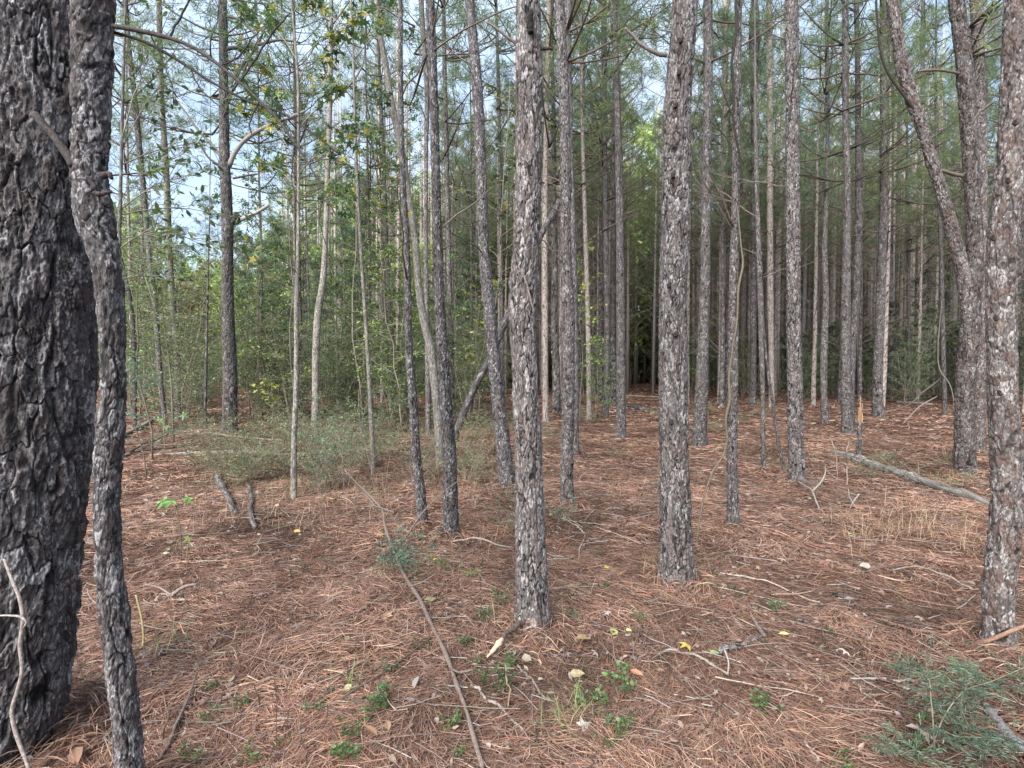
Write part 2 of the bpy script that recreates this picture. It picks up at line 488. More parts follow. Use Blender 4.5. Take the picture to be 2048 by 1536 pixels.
# ------------------------------------------------------------------ generic woody plant
def plant(seed, H, spread, nstem, nbr, leafs, size, tpl, pal, stem_r=.008, stem_col=(.16, .14, .11), lean=.3, start=.15, droop=0., flat=.5, leaf_r=.12, bushy=1.0):
    """returns (stem mesh, foliage mesh): stems rise and fork, twigs carry leaves one by one"""
    rng = np.random.default_rng(seed)
    wood, fol = Acc(), Acc()
    for s in range(nstem):
        az = rng.uniform(0, 2 * np.pi); h = np.array([math.cos(az), math.sin(az), 0])
        hh = H * rng.uniform(.7, 1.0)
        k = np.linspace(0, 1, 9)[:, None]
        st = h * (.03 + lean * spread * k ** 1.5) * (nstem > 1 or .35) + np.array([0, 0, hh]) * k
        st[1:] += np.cumsum(rng.normal(0, .012 * H, (8, 3)), 0) * [1, 1, .2]
        st[0, 2] -= .05
        add_tube(wood, st, np.linspace(stem_r, stem_r * .3, 9), 6, stem_col)
        for b in range(nbr):
            f = start + (1 - start) * (b + rng.uniform(0, 1)) / nbr
            c = np.array([np.interp(f, k[:, 0], st[:, i]) for i in range(3)])
            a2 = rng.uniform(0, 2 * np.pi)
            ln = spread * rng.uniform(.4, 1.0) * (1.05 - f * .65) * bushy
            d = np.array([math.cos(a2), math.sin(a2), rng.uniform(.1, .8)])
            kk = np.linspace(0, 1, 6)[:, None]
            br = c + d * ln * kk - np.array([0, 0, 1]) * droop * ln * kk ** 2 + rng.normal(0, .03 * ln, (6, 3)) * kk
            add_tube(wood, br, np.linspace(stem_r * .45, stem_r * .15, 6), 4, stem_col)
            n = max(1, int(leafs * rng.uniform(.6, 1.3)))
            ff = rng.uniform(.25, 1.0, n)
            P = np.stack([np.interp(ff, kk[:, 0], br[:, i]) for i in range(3)], 1)
            D = rng.normal(0, 1, (n, 3)) * [1, 1, flat] + d * .5
            off = rng.normal(0, leaf_r * ln, (n, 3)) * [1, 1, .6]
            P = P + off
            put_leaves(fol, P, D, size * rng.uniform(.6, 1.25, n), tpl, pick(rng, n, pal, .38) * rng.uniform(.7, 1.2), rng)
    return wood.mesh('stem', M_TWIG), fol.mesh('foliage', M_LEAF, False)

G_YAUPON = [(0.145, 0.218, 0.099), (0.172, 0.251, 0.119), (0.119, 0.185, 0.092), (0.205, 0.264, 0.132), (0.185, 0.205, 0.112)]
G_BLUE = [(.11, .18, .12), (.13, .20, .14), (.09, .155, .105), (.16, .23, .17)]
G_BRIGHT = [(0.22, 0.344, 0.096), (0.193, 0.302, 0.096), (0.275, 0.385, 0.11), (0.165, 0.261, 0.083)]
G_GUM = [(.06, .11, .035), (.08, .14, .04), (.10, .16, .04), (.07, .12, .04), (.05, .09, .035), (.30, .27, .04)]
G_YELLOW = [(.34, .37, .06), (.26, .32, .06), (.40, .39, .07)]
G_OLIVE = [(0.18, 0.204, 0.102), (0.144, 0.174, 0.084), (0.204, 0.21, 0.12), (0.24, 0.222, 0.132), (0.138, 0.186, 0.09)]
G_CEDAR = [(.075, .105, .065), (.09, .115, .07), (.065, .095, .06), (.12, .13, .085)]
G_EDGE = [(0.356, 0.47, 0.162), (0.308, 0.421, 0.162), (0.438, 0.518, 0.179), (0.259, 0.373, 0.162), (0.503, 0.535, 0.179)]
G_RUST = [(0.414, 0.262, 0.138), (0.373, 0.248, 0.138), (0.331, 0.248, 0.152), (0.248, 0.235, 0.124)]

def place(name, label, cat, group, meshes, loc, rz=0., sc=1.):
    e = empty(name, loc, label, cat, group, rz, sc if hasattr(sc, '__len__') else (sc, sc, sc))
    for pn, me in meshes:
        link(pn, me, e)
    return e

# ================================================================== GROUND
def build_ground():
    xs = np.concatenate([-np.geomspace(140, 12, 30), np.linspace(-11.5, 11.5, 190), np.geomspace(12, 140, 30)])
    ys = np.concatenate([np.linspace(-6, .4, 14), np.linspace(.5, 12, 180), np.geomspace(12.2, 190, 60)])
    X, Y = np.meshgrid(xs, ys)
    Z = gz(X, Y)
    V = np.stack([X, Y, Z], -1).reshape(-1, 3)
    nx, ny = len(xs), len(ys)
    i = np.arange(ny - 1)[:, None] * nx; j = np.arange(nx - 1)[None]
    Q = np.stack([i + j, i + j + 1, i + nx + j + 1, i + nx + j], -1).reshape(-1, 4)
    m, nt, N, L = mat_new('forest_floor')
    out = nd(N, 'ShaderNodeOutputMaterial'); bs = nd(N, 'ShaderNodeBsdfPrincipled'); L.new(bs.outputs[0], out.inputs[0])
    tc = nd(N, 'ShaderNodeTexCoord')
    n1 = nd(N, 'ShaderNodeTexNoise'); n1.inputs['Scale'].default_value = 35; n1.inputs['Detail'].default_value = 6; n1.inputs['Roughness'].default_value = .75
    n2 = nd(N, 'ShaderNodeTexNoise'); n2.inputs['Scale'].default_value = 1.3; n2.inputs['Detail'].default_value = 4
    L.new(tc.outputs['Object'], n1.inputs[0]); L.new(tc.outputs['Object'], n2.inputs[0])
    r1 = ramp(N, [(.3, (.03, .02, .016)), (.5, (.11, .06, .042)), (.7, (.22, .12, .08))]); L.new(n1.outputs[0], r1.inputs[0])
    r2 = ramp(N, [(.35, (.75, .78, .75)), (.65, (1.1, 1.05, 1.0))]); L.new(n2.outputs[0], r2.inputs[0])
    c = mixc(N, L, 1.0, r1.outputs[0], r2.outputs[0], 'MULTIPLY')
    L.new(c, bs.inputs['Base Color']); bs.inputs['Roughness'].default_value = .95; bs.inputs['Specular IOR Level'].default_value = .1
    b = nd(N, 'ShaderNodeBump'); b.inputs['Strength'].default_value = .8; b.inputs['Distance'].default_value = .02
    L.new(n1.outputs[0], b.inputs['Height']); L.new(b.outputs[0], bs.inputs['Normal'])
    o = link('ground', new_mesh('ground', V, [Q], None, m)); tag(o, kind='structure')
build_ground()

def fan(rng, n, d0, d1, half=54):
    d = np.sqrt(rng.uniform(d0 * d0, d1 * d1, n)); a = np.radians(rng.uniform(-half, half, n))
    return d * np.sin(a), d * np.cos(a)

NEEDLE_COL = [(0.264, 0.142, 0.096), (0.205, 0.105, 0.071), (0.333, 0.195, 0.134), (0.157, 0.085, 0.061), (0.425, 0.288, 0.208), (0.24, 0.131, 0.09), (0.092, 0.055, 0.043), (0.324, 0.225, 0.161), (0.286, 0.144, 0.092), (0.126, 0.074, 0.054)]
def build_litter():
    rng = np.random.default_rng(5)
    acc = Acc()
    for d0, d1, dens, L0, W in ((.9, 2.6, 7000, .16, .0026), (2.6, 4.5, 4800, .165, .0034), (4.5, 8, 2200, .18, .0052), (8, 15, 640, .20, .010), (15, 30, 130, .24, .024), (30, 60, 22, .3, .05)):
        n = int(dens * math.radians(108) / 2 * (d1 * d1 - d0 * d0))
        x, y = fan(rng, n, d0, d1)
        az = rng.uniform(0, 2 * np.pi, n)
        # locally combed direction
        comb = 3.1 * vnoise(np.stack([x * 1.4, y * 1.4, x * 0], -1), 21)
        az = np.where(rng.uniform(0, 1, n) < .45, comb + rng.normal(0, .35, n), az)
        L = L0 * rng.uniform(.55, 1.15, n)
        w = W * rng.uniform(.6, 1.2, n)
        hump = np.clip(.5 + .9 * vnoise(np.stack([x * 3.3, y * 3.3, x * 0 + 2], -1), 33), 0, 1.3)
        z = gz(x, y) + .004 + .03 * hump * rng.uniform(0, 1, n) ** 1.3 + .03 * np.maximum(0, vnoise(np.stack([x * 2.9, y * 2.9, x * 0 + 3], -1), 46))
        tilt = rng.normal(0, .10, n) + (rng.uniform(0, 1, n) < .05) * rng.uniform(.1, .7, n)
        h = np.stack([np.cos(az), np.sin(az), 0 * az], 1); sd = np.stack([-np.sin(az), np.cos(az), rng.normal(0, .5, n)], 1)
        bend = rng.normal(0, .13, n)[:, None] * L[:, None]
        c = np.stack([x, y, z], 1)
        V = []
        for k, ww in ((-.5, .5), (0, 1.), (.5, .3)):
            p = c + h * (L * k)[:, None] + sd * [1, 1, 0] * bend * (1 - 4 * k * k) + np.stack([0 * x, 0 * x, L * k * tilt - .02 * (k * k) * 4 * L], 1)
            V += [p - sd * (w * ww / 2)[:, None], p + sd * (w * ww / 2)[:, None]]
        V = np.stack(V, 1)
        # keep ends out of the soil
        g = gz(V[..., 0], V[..., 1]) + .001
        V[..., 2] = np.maximum(V[..., 2], g)
        F = (np.array([[0, 1, 3, 2], [2, 3, 5, 4]])[None] + (np.arange(n) * 6)[:, None, None]).reshape(-1, 4)
        pat = .86 + .34 * vnoise(np.stack([x * .8, y * .8, x * 0 + 7], -1), 44) + .3 * vnoise(np.stack([x * 2.9, y * 2.9, x * 0 + 3], -1), 46)
        cols = pick(rng, n, NEEDLE_COL, .25) * pat[:, None]
        acc.add(V.reshape(-1, 3), F, np.repeat(np.clip(cols, 0, 1), 6, 0))
    # needles heaped against the feet of the nearer trunks
    for tx, ty, tr in FEET:
        n = int(1000 * min(1.4, 3.2 / ty)); a_ = rng.uniform(0, 2 * np.pi, n); rr_ = tr * .9 + rng.exponential(.06, n) + .01
        P = np.stack([tx + rr_ * np.cos(a_), ty + rr_ * np.sin(a_), 0 * a_], 1); P[:, 2] = gz(P[:, 0], P[:, 1]) + .11 * np.exp(-(rr_ - tr) / .08) * rng.uniform(.1, 1, n)
        t_ = a_ + rng.choice([-1, 1], n) * rng.normal(1.35, .45, n)
        D = np.stack([np.cos(t_), np.sin(t_), rng.normal(-.15, .25, n)], 1)
        needles(acc, P, D, rng.uniform(.09, .18, n), np.full(n, .0032 + .0008 * ty), pick(rng, n, NEEDLE_COL, .25) * .9, rng)
    o = link('needle_litter', acc.mesh('needle_litter', M_LITTER, False))
    tag(o, 'rust-brown fallen pine needles blanketing the whole forest floor', 'pine needles', kind='stuff')
    # broad dead leaves worked into the needles
    acc = Acc()
    for d0, d1, dens, sz in ((1., 4, 190, .040), (4, 9, 75, .052), (9, 25, 9, .075)):
        n = int(dens * math.radians(108) / 2 * (d1 * d1 - d0 * d0))
        x, y = fan(rng, n, d0, d1)
        P = np.stack([x, y, gz(x, y) + rng.uniform(.012, .035, n)], 1)
        D = rng.normal(0, 1, (n, 3)) * [1, 1, .22]
        nr = rng.normal(0, .45, (n, 3)); nr[:, 2] += 1
        pal = [(.22, .13, .09), (.16, .09, .065), (.33, .24, .18), (.26, .16, .12), (.24, .17, .15), (.42, .34, .28), (.12, .075, .06), (.20, .10, .07), (.30, .25, .23)]
        k = n // 3
        for tpl, a, b, m in ((OVAL, 0, k, 1.2), (BROAD, k, 2 * k, .8), (STAR, 2 * k, n, 1.)):
            put_leaves(acc, P[a:b], D[a:b], sz * m * rng.uniform(.5, 1.2, b - a), tpl, pick(rng, b - a, pal), rng, nr[a:b])
    # bits of bark, broken twigs
    for d0, d1, dens, w0 in ((1., 4, 120, .002), (4, 9, 50, .0028), (9, 20, 8, .0045)):
        n = int(dens * math.radians(108) / 2 * (d1 * d1 - d0 * d0)); x, y = fan(rng, n, d0, d1)
        for i in range(n):
            az_ = rng.uniform(0, 6.28); l_ = rng.gamma(2, .07) + .04; k_ = np.linspace(-.5, .5, 4)[:, None]
            P = np.array([x[i], y[i], 0]) + np.array([math.cos(az_), math.sin(az_), 0]) * l_ * k_ + rng.normal(0, .008, (4, 3))
            P[:, 2] = gz(P[:, 0], P[:, 1]) + .012 + rng.uniform(0, .03) + .05 * rng.normal() * k_[:, 0] * l_
            add_tube(acc, P, np.linspace(w0, w0 * .6, 4) * rng.uniform(.6, 1.7), 4, [(.26, .2, .165), (.13, .09, .075), (.36, .31, .28), (.19, .12, .09), (.08, .06, .05)][i % 5])
    o = link('leaf_litter', acc.mesh('leaf_litter', M_LEAF, False))
    tag(o, 'dry brown and tan broad leaves scattered through the needles', 'leaf litter', kind='stuff')

# ================================================================== TREES
CROWN_WOOD, CROWN_NEEDLE = [], []
for k in range(5):
    w, n = pine_crown(100 + k, 7.2 + .8 * (k % 3), 17.2 + .4 * k, 2.4 + .3 * (k % 2), nw=13, tufts=7, per=24, pal=PINE if k % 2 else PINE_BLUE + PINE[:2])
    CROWN_WOOD.append(w); CROWN_NEEDLE.append(n)
DEAD = []
for k in range(5):
    a = Acc(); dead_twigs(a, 300 + k, 2.2, 10., 62, .05, (.4, 1.9)); DEAD.append(a.mesh('dead_branches', M_TWIG))

# (label, category name, base row, points (x, y, width) from the top of the picture down, options)
T = []
def tree(label, yb, pts, **kw): T.append((label, yb, pts, kw))

tree('massive dark pine trunk filling the left edge, deeply furrowed grey bark', 1488,
     [(92, -40, 236), (88, 0, 240), (80, 250, 250), (72, 450, 264), (64, 650, 288), (56, 850, 300), (44, 1050, 292), (28, 1250, 276), (6, 1430, 262), (-4, 1500, 258)],
     mat='dark', cw=.055, ch=.15, depth=.017, n=500, dz=.0038, flare=.05, knots=4, cell=.65, fq=3.0, ew=.12, key='A')
tree('slim crooked pine trunk standing right against the massive dark one', 1625,
     [(189, -40, 94), (187, 0, 94), (184, 120, 90), (181, 250, 82), (180, 350, 76), (190, 440, 84), (208, 500, 72), (220, 590, 58), (225, 720, 54), (227, 800, 56), (221, 860, 66), (214, 960, 58), (214, 1040, 58), (220, 1150, 60), (230, 1250, 62), (241, 1350, 62), (253, 1450, 60), (259, 1540, 62), (262, 1625, 80)],
     mat='dark2', cw=.036, ch=.08, depth=.0075, n=180, dz=.0036, knots=6, cell=.6, fq=2.6, ew=.13, key='B')
tree('large centre pine with knobbly grey plated bark and a pale broken stick at its foot', 1272,
     [(1056, 0, 48), (1058, 130, 54), (1058, 250, 53), (1056, 400, 53), (1051, 500, 54), (1046, 580, 58), (1045, 640, 54), (1048, 720, 53), (1051, 800, 53), (1057, 900, 55), (1060, 1000, 57), (1061, 1100, 61), (1064, 1200, 64), (1066, 1272, 70)],
     cw=.030, ch=.09, depth=.008, n=190, dz=.0045, flare=.3, knots=6, key='C')
tree('straight pine with black and silver plated bark right of the large centre pine', 1178,
     [(1371, 0, 52), (1364, 100, 54), (1356, 200, 55), (1352, 400, 58), (1346, 600, 56), (1347, 800, 58), (1350, 1000, 63), (1352, 1080, 66), (1354, 1178, 70)],
     cw=.031, ch=.085, depth=.008, n=190, dz=.005, flare=.26, knots=5, key='D')
tree('near pine by the right edge with flaky red-brown bark', 1303,
     [(2036, 0, 64), (2030, 200, 65), (2014, 400, 64), (2003, 520, 66), (2002, 600, 66), (2004, 700, 65), (2006, 800, 66), (2012, 900, 70), (2014, 1000, 70), (2006, 1100, 71), (1997, 1200, 72), (1997, 1303, 76)],
     mat='red', cw=.034, ch=.06, depth=.0065, n=190, dz=.005, flare=.14, knots=6, cell=.5, fq=1.9, key='E')
tree('forked pine behind the right-edge pine, one limb leaning far to the left', 945,
     [(1912, 0, 34), (1926, 100, 36), (1934, 200, 37), (1946, 400, 36), (1950, 500, 38), (1943, 600, 42), (1936, 700, 43), (1929, 800, 42), (1929, 900, 46), (1931, 945, 48)],
     mat='red', cw=.05, ch=.09, depth=.011, n=100, dz=.011, flare=.2, key='F')
tree('thin straight pine rising close behind the forked pine', 905,
     [(1953, 0, 28), (1958, 150, 27), (1962, 300, 26), (1963, 500, 27), (1960, 700, 28), (1958, 905, 30)], mat='red', n=56, dz=.02, knots=4)
tree('pale scaly pine with a bare root-like branch lying at its foot', 968,
     [(1583, 0, 29), (1584, 200, 28), (1586, 400, 30), (1587, 600, 30), (1590, 800, 32), (1592, 900, 34), (1595, 968, 36)], cw=.04, ch=.075, depth=.009, n=100, dz=.010, flare=.15, key='I')
tree('slender pine wrapped by a dark and yellow climbing vine', 1066,
     [(1478, 0, 13), (1474, 200, 15), (1471, 400, 17), (1467, 600, 20), (1465, 800, 23), (1464, 920, 23), (1466, 1066, 27)], cw=.03, ch=.05, depth=.006, n=80, dz=.008, flare=.12, key='J')
tree('grey pine seen just right of the black and silver pine', 888,
     [(1416, 0, 19), (1416, 200, 19), (1412, 400, 20), (1409, 600, 22), (1404, 750, 25), (1401, 830, 28), (1399, 888, 31)], n=70, dz=.016, flare=.12)
tree('grey pine standing immediately right of the large centre pine', 1018,
     [(1119, 0, 19), (1127, 170, 22), (1132, 340, 22), (1131, 500, 23), (1136, 600, 26), (1137, 750, 25), (1136, 850, 26), (1133, 950, 27), (1135, 1018, 30)], cw=.035, ch=.06, depth=.006, n=90, dz=.009, flare=.1, key='L')
tree('thin pine half hidden by the grey pine right of centre', 905,
     [(1137, 0, 10), (1140, 300, 13), (1146, 500, 15), (1149, 700, 16), (1150, 905, 17)], n=44, dz=.03)
tree('narrow straight pine standing alone between the two largest central pines', 877,
     [(1226, 0, 14), (1234, 170, 13), (1238, 340, 15), (1240, 500, 16), (1241, 600, 18), (1242, 750, 19), (1242, 877, 22)], n=60, dz=.018, flare=.12)
tree('very thin dark pine left of the narrow lone pine', 834,
     [(1207, 0, 10), (1210, 340, 10), (1212, 500, 11), (1214, 650, 11), (1211, 834, 14)], n=40, dz=.03)
tree('leaning dark pine just left of the large centre pine', 978,
     [(939, 0, 19), (954, 170, 22), (962, 340, 22), (968, 500, 22), (977, 600, 25), (986, 700, 25), (996, 800, 27), (1008, 900, 30), (1014, 978, 33)], mat='mid', cw=.03, ch=.05, depth=.006, n=80, dz=.011, flare=.1)
tree('thicker dark pine of the close pair left of centre', 1078,
     [(860, 0, 19), (867, 170, 18), (871, 340, 19), (876, 500, 20), (879, 600, 22), (885, 700, 24), (892, 800, 24), (899, 900, 27), (901, 1000, 30), (902, 1078, 33)], mat='mid', cw=.03, ch=.055, depth=.006, n=90, dz=.009, flare=.1, key='P')
tree('thinner wavy pine of the close pair left of centre', 1062,
     [(801, 0, 9), (801, 170, 11), (805, 340, 12), (813, 500, 14), (816, 600, 15), (818, 700, 16), (826, 800, 19), (832, 900, 19), (842, 1000, 21), (845, 1062, 24)], mat='mid', cw=.025, ch=.045, depth=.005, n=64, dz=.009, knots=9)
tree('slim pine behind the close pair, touching the thicker one near the top', 870,
     [(842, 0, 11), (847, 80, 11), (854, 170, 11), (852, 300, 9), (852, 420, 9), (852, 520, 10), (855, 700, 11), (857, 870, 12)], n=40, dz=.03)
tree('pale smooth-barked hardwood trunk curving behind the close pair', 935,
     [(752, 0, 10), (760, 70, 11), (770, 120, 12), (783, 205, 13), (797, 270, 14), (815, 380, 14), (830, 480, 14), (838, 580, 15), (847, 637, 16), (862, 705, 17), (870, 773, 17), (876, 842, 17), (880, 935, 19)], mat='pale', n=44, dz=.02, depth=.003, cw=.02, ch=.08, key='Q')
tree('stout grey pine with curving side limbs in the left gap', 866,
     [(445, 0, 19), (447, 100, 19), (448, 250, 21), (450, 330, 22), (454, 420, 24), (455, 500, 24), (455, 600, 26), (459, 700, 28), (460, 790, 31), (459, 866, 34)], cw=.05, ch=.10, depth=.009, n=80, dz=.016, flare=.15, key='S')
tree('pale leaning pine with an elbow bend right of the stout grey pine', 876,
     [(662, 0, 9), (660, 200, 10), (655, 350, 10), (650, 500, 11), (646, 560, 13), (637, 620, 15), (632, 700, 15), (631, 800, 15), (630, 876, 16)], mat='pale', n=50, dz=.016, depth=.004, cw=.035, ch=.06, key='T')
tree('slender pale pine beside the dark left trunks, mossy near the top', 862,
     [(250, 0, 12), (258, 100, 12), (270, 200, 12), (279, 300, 13), (289, 400, 12), (297, 500, 11), (310, 600, 11), (315, 680, 12), (321, 760, 11), (331, 862, 11)], n=44, dz=.02)
tree('smooth pale pole-like pine between the mossy pine and the stout one', 842,
     [(318, 0, 12), (320, 100, 12), (323, 200, 12), (330, 300, 13), (335, 400, 14), (338, 500, 14), (345, 600, 14), (354, 700, 14), (357, 842, 15)], mat='pale', n=44, dz=.025, depth=.004, cw=.05, ch=.09)
tree('thin dark trunk just right of the two dark left trunks', 862,
     [(222, 430, 8), (245, 530, 8), (258, 585, 9), (266, 650, 9), (270, 862, 10)], mat='mid', n=36, dz=.03)
tree('very thin straight pine showing in the white sky gap', 832,
     [(517, 200, 3.4), (519, 400, 4.4), (523, 500, 5), (523, 650, 6.5), (523, 832, 7.5)], n=24, dz=.05)
tree('skinny dark sapling trunk left of the stout grey pine', 862,
     [(418, 480, 3), (416, 560, 4), (413, 700, 6), (411, 862, 7)], mat='mid', n=20, dz=.05)
tree('distant slim pine left of the wavy pine', 815,
     [(756, 60, 6), (760, 170, 7), (767, 300, 7), (774, 500, 8), (778, 600, 9), (784, 700, 11), (787, 815, 14)], n=36, dz=.04)
tree('pale thin pine standing behind the close pair against bright sky', 850,
     [(887, 0, 7), (890, 170, 9), (894, 340, 9), (897, 500, 10), (900, 600, 11), (902, 720, 11), (904, 850, 12)], n=36, dz=.035)
tree('twisted thin pine in the right stand with a scarred base', 846,
     [(1653, 0, 8), (1655, 200, 9), (1653, 400, 9), (1649, 500, 12), (1652, 600, 13), (1648, 700, 15), (1648, 800, 15), (1650, 846, 18)], n=44, dz=.025)
tree('pine that crosses its leaning neighbour at the foot in the right stand', 868,
     [(1691, 0, 13), (1691, 200, 14), (1695, 400, 15), (1692, 600, 20), (1691, 700, 21), (1692, 800, 22), (1694, 868, 25)], n=60, dz=.018, flare=.12)
tree('leaning neighbour behind the crossed pine in the right stand', 850,
     [(1713, 0, 10), (1716, 200, 12), (1718, 400, 16), (1712, 600, 16), (1705, 700, 15), (1702, 850, 16)], n=44, dz=.025)
tree('clean straight pine of the right stand beside two thin leaning sticks', 834,
     [(1767, 0, 16), (1768, 200, 17), (1767, 400, 18), (1761, 600, 20), (1757, 700, 21), (1755, 800, 24), (1756, 834, 28)], n=56, dz=.022, flare=.12)
tree('dark pine right of the clean straight pine', 800,
     [(1782, 0, 11), (1781, 300, 13), (1780, 500, 14), (1780, 650, 15), (1780, 800, 17)], mat='mid', n=40, dz=.035)
tree('grey pine with a pale fallen log behind its foot', 778,
     [(1797, 0, 10), (1796, 300, 12), (1795, 500, 14), (1793, 650, 15), (1791, 778, 16)], n=40, dz=.04)
tree('dark straight pine among the shaded evergreens', 775,
     [(1846, 0, 9), (1845, 300, 10), (1844, 500, 12), (1846, 600, 13), (1846, 775, 14)], mat='mid', n=36, dz=.04)
tree('vine-tangled pine left of the forked pine', 832,
     [(1874, 300, 8), (1880, 450, 9), (1884, 600, 10), (1886, 700, 11), (1889, 832, 12)], n=36, dz=.035)
tree('thin upright trunk in the gap left of the vine-tangled pine', 800,
     [(1814, 350, 6), (1817, 550, 7), (1818, 700, 8), (1818, 800, 9)], n=30, dz=.04)
tree('thin pale pine of the narrow V-shaped pair', 945,
     [(1512, 300, 8), (1516, 450, 10), (1520, 560, 12), (1523, 700, 11), (1526, 800, 10), (1526, 900, 11), (1527, 945, 13)], n=40, dz=.016, knots=9)
tree('leaning skinny pine of the narrow V-shaped pair', 945,
     [(1522, 560, 4), (1530, 690, 6), (1540, 770, 7), (1549, 830, 7), (1558, 890, 8), (1568, 945, 9)], n=30, dz=.02, knots=3, short=True)
tree('dark pine left of the narrow V-shaped pair', 812,
     [(1509, 0, 13), (1508, 200, 13), (1508, 400, 14), (1507, 600, 14), (1506, 812, 15)], mat='mid', n=40, dz=.03)
tree('reddish pine between the narrow pair and the pale scaly pine', 815,
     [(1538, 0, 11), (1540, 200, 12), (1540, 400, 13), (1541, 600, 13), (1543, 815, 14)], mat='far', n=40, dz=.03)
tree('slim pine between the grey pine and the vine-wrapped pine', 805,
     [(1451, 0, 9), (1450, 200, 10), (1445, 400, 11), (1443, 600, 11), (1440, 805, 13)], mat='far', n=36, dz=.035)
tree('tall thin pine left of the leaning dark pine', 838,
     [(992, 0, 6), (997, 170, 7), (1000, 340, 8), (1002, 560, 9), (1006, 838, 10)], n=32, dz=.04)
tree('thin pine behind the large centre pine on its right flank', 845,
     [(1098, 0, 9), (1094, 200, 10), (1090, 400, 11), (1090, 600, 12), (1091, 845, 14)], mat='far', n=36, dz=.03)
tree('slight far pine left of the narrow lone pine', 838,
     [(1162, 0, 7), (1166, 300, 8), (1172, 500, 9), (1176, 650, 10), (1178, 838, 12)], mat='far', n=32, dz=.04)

FEET = []
for _l, _yb, _p, _k in T:
    _Y = ground_depth(_yb)
    if _Y < 9: _q, _t = at_depth(_p[-1][0], _p[-1][1], _Y); FEET.append((_q[0], _Y, _p[-1][2] / 2 / FPX * _t * 1.12))
build_litter()

MATS = {'dark': M_BARK_DARK, 'dark2': M_BARK_DARK, 'red': M_BARK_RED, 'mid': M_BARK_DARK, 'pale': M_BARK_PALE, 'far': M_BARK_FAR}
TREES, TAKEN = {}, []
for ti, (label, yb, pts, kw) in enumerate(T):
    Y = ground_depth(yb)
    W = trace(pts, Y)
    base = np.array([W[0, 0], Y, float(gz(W[0, 0], Y))])
    zvis = W[-1, 2]
    slope = (W[-1, :2] - W[-3, :2]) / max(.3, W[-1, 2] - W[-3, 2])
    if kw.get('short'): top = zvis + .2
    elif pts[0][1] > 100: top = zvis + 2.5 if Y < 12 else 15.
    else: top = zvis + 1.5 if Y < 9 else 17.
    topr = W[-1, 3] * (.25 if Y >= 9 or pts[0][1] > 100 else .8)
    ext = np.array([[*(W[-1, :2] + slope * (top - zvis) * .5), top, topr]])
    foot = W[:1].copy(); foot[0, 2] = base[2] - .18; foot[0, 3] *= 1.06
    W[0, 2] = max(W[0, 2], base[2] + .02)
    PW = np.concatenate([foot, W, ext])
    P = PW[:, :3] - base
    hard = kw.get('mat') == 'pale'
    root = empty('hardwood_tree' if label.startswith('pale smooth-barked hardwood') else 'pine_tree', base, label, 'tree', None)
    TREES[kw.get('key', ti)] = (root, base, Y, PW)
    TAKEN.append((W[0, 0], Y))
    r_med = float(np.median(W[:, 3]))
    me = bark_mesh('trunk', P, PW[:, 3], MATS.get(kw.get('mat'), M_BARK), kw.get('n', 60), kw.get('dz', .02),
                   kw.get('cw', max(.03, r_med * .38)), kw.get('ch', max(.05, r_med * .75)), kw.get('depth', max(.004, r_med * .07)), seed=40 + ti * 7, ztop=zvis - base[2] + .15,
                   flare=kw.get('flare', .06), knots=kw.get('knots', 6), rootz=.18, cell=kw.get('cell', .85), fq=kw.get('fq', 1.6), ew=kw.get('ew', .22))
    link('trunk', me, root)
    # bare side branches, one mesh each
    rg = np.random.default_rng(900 + ti)
    nb = 0 if kw.get('key') in ('A', 'B', 'C', 'D', 'E', 'Q') or kw.get('short') else (5 if Y < 9 else 11)
    for b in range(nb):
        z = rg.uniform(.35, 1.0) ** .8 * min(zvis, 9.)
        z = max(z, 1.2)
        c = np.array([np.interp(z, PW[:, 2], PW[:, k]) for k in range(4)])
        a = Acc()
        one_branch(a, c[:3] - base, rg.uniform(0, 2 * np.pi), rg.uniform(.12, .5) if b % 3 == 0 else rg.uniform(.4, 1.3), rg, min(c[3] * .35, .010), (.14, .11, .095), forks=2)
        link('branch', a.mesh('branch', M_TWIG), root)
    if top > 14 and not hard:
        k = ti % 5
        off = PW[-1, :2] - base[:2]
        for pn, me in (('crown_wood', CROWN_WOOD[k]), ('crown', CROWN_NEEDLE[k])):
            link(pn, me, root, (off[0] * .8, off[1] * .8, -.8 + rg.uniform(-.6, .8)))

def px_tube(pts, Y, n=20, ns=6, col=(.12, .1, .085), base=(0, 0, 0), mat=None, wob=0., seed=0, name='branch'):
    """limb traced in pixels (x, y, width[, extra depth]) at distance Y"""
    out = []
    for q in pts:
        p, t = at_depth(q[0], q[1], Y + (q[3] if len(q) > 3 else 0))
        out.append((*p, q[2] / 2 / FPX * t))
    C = resample(np.array(out), n)
    if wob:
        C[:, :3] += smooth_wob(n, wob, seed)
    a = Acc(); add_tube(a, C[:, :3] - np.asarray(base), np.maximum(C[:, 3], .0012), ns, col)
    return a, C

def limb(key, pts, dy=0., col=(.12, .1, .085), name='branch', label=None, mat=None, wob=.002):
    root, base, Y, PW = TREES[key]
    a, C = px_tube(pts, Y + dy, 24, 7, col, base, wob=wob, seed=len(pts))
    o = link(name, a.mesh(name, mat or M_WOOD), root)
    if label: o['label'] = label
    return o, C

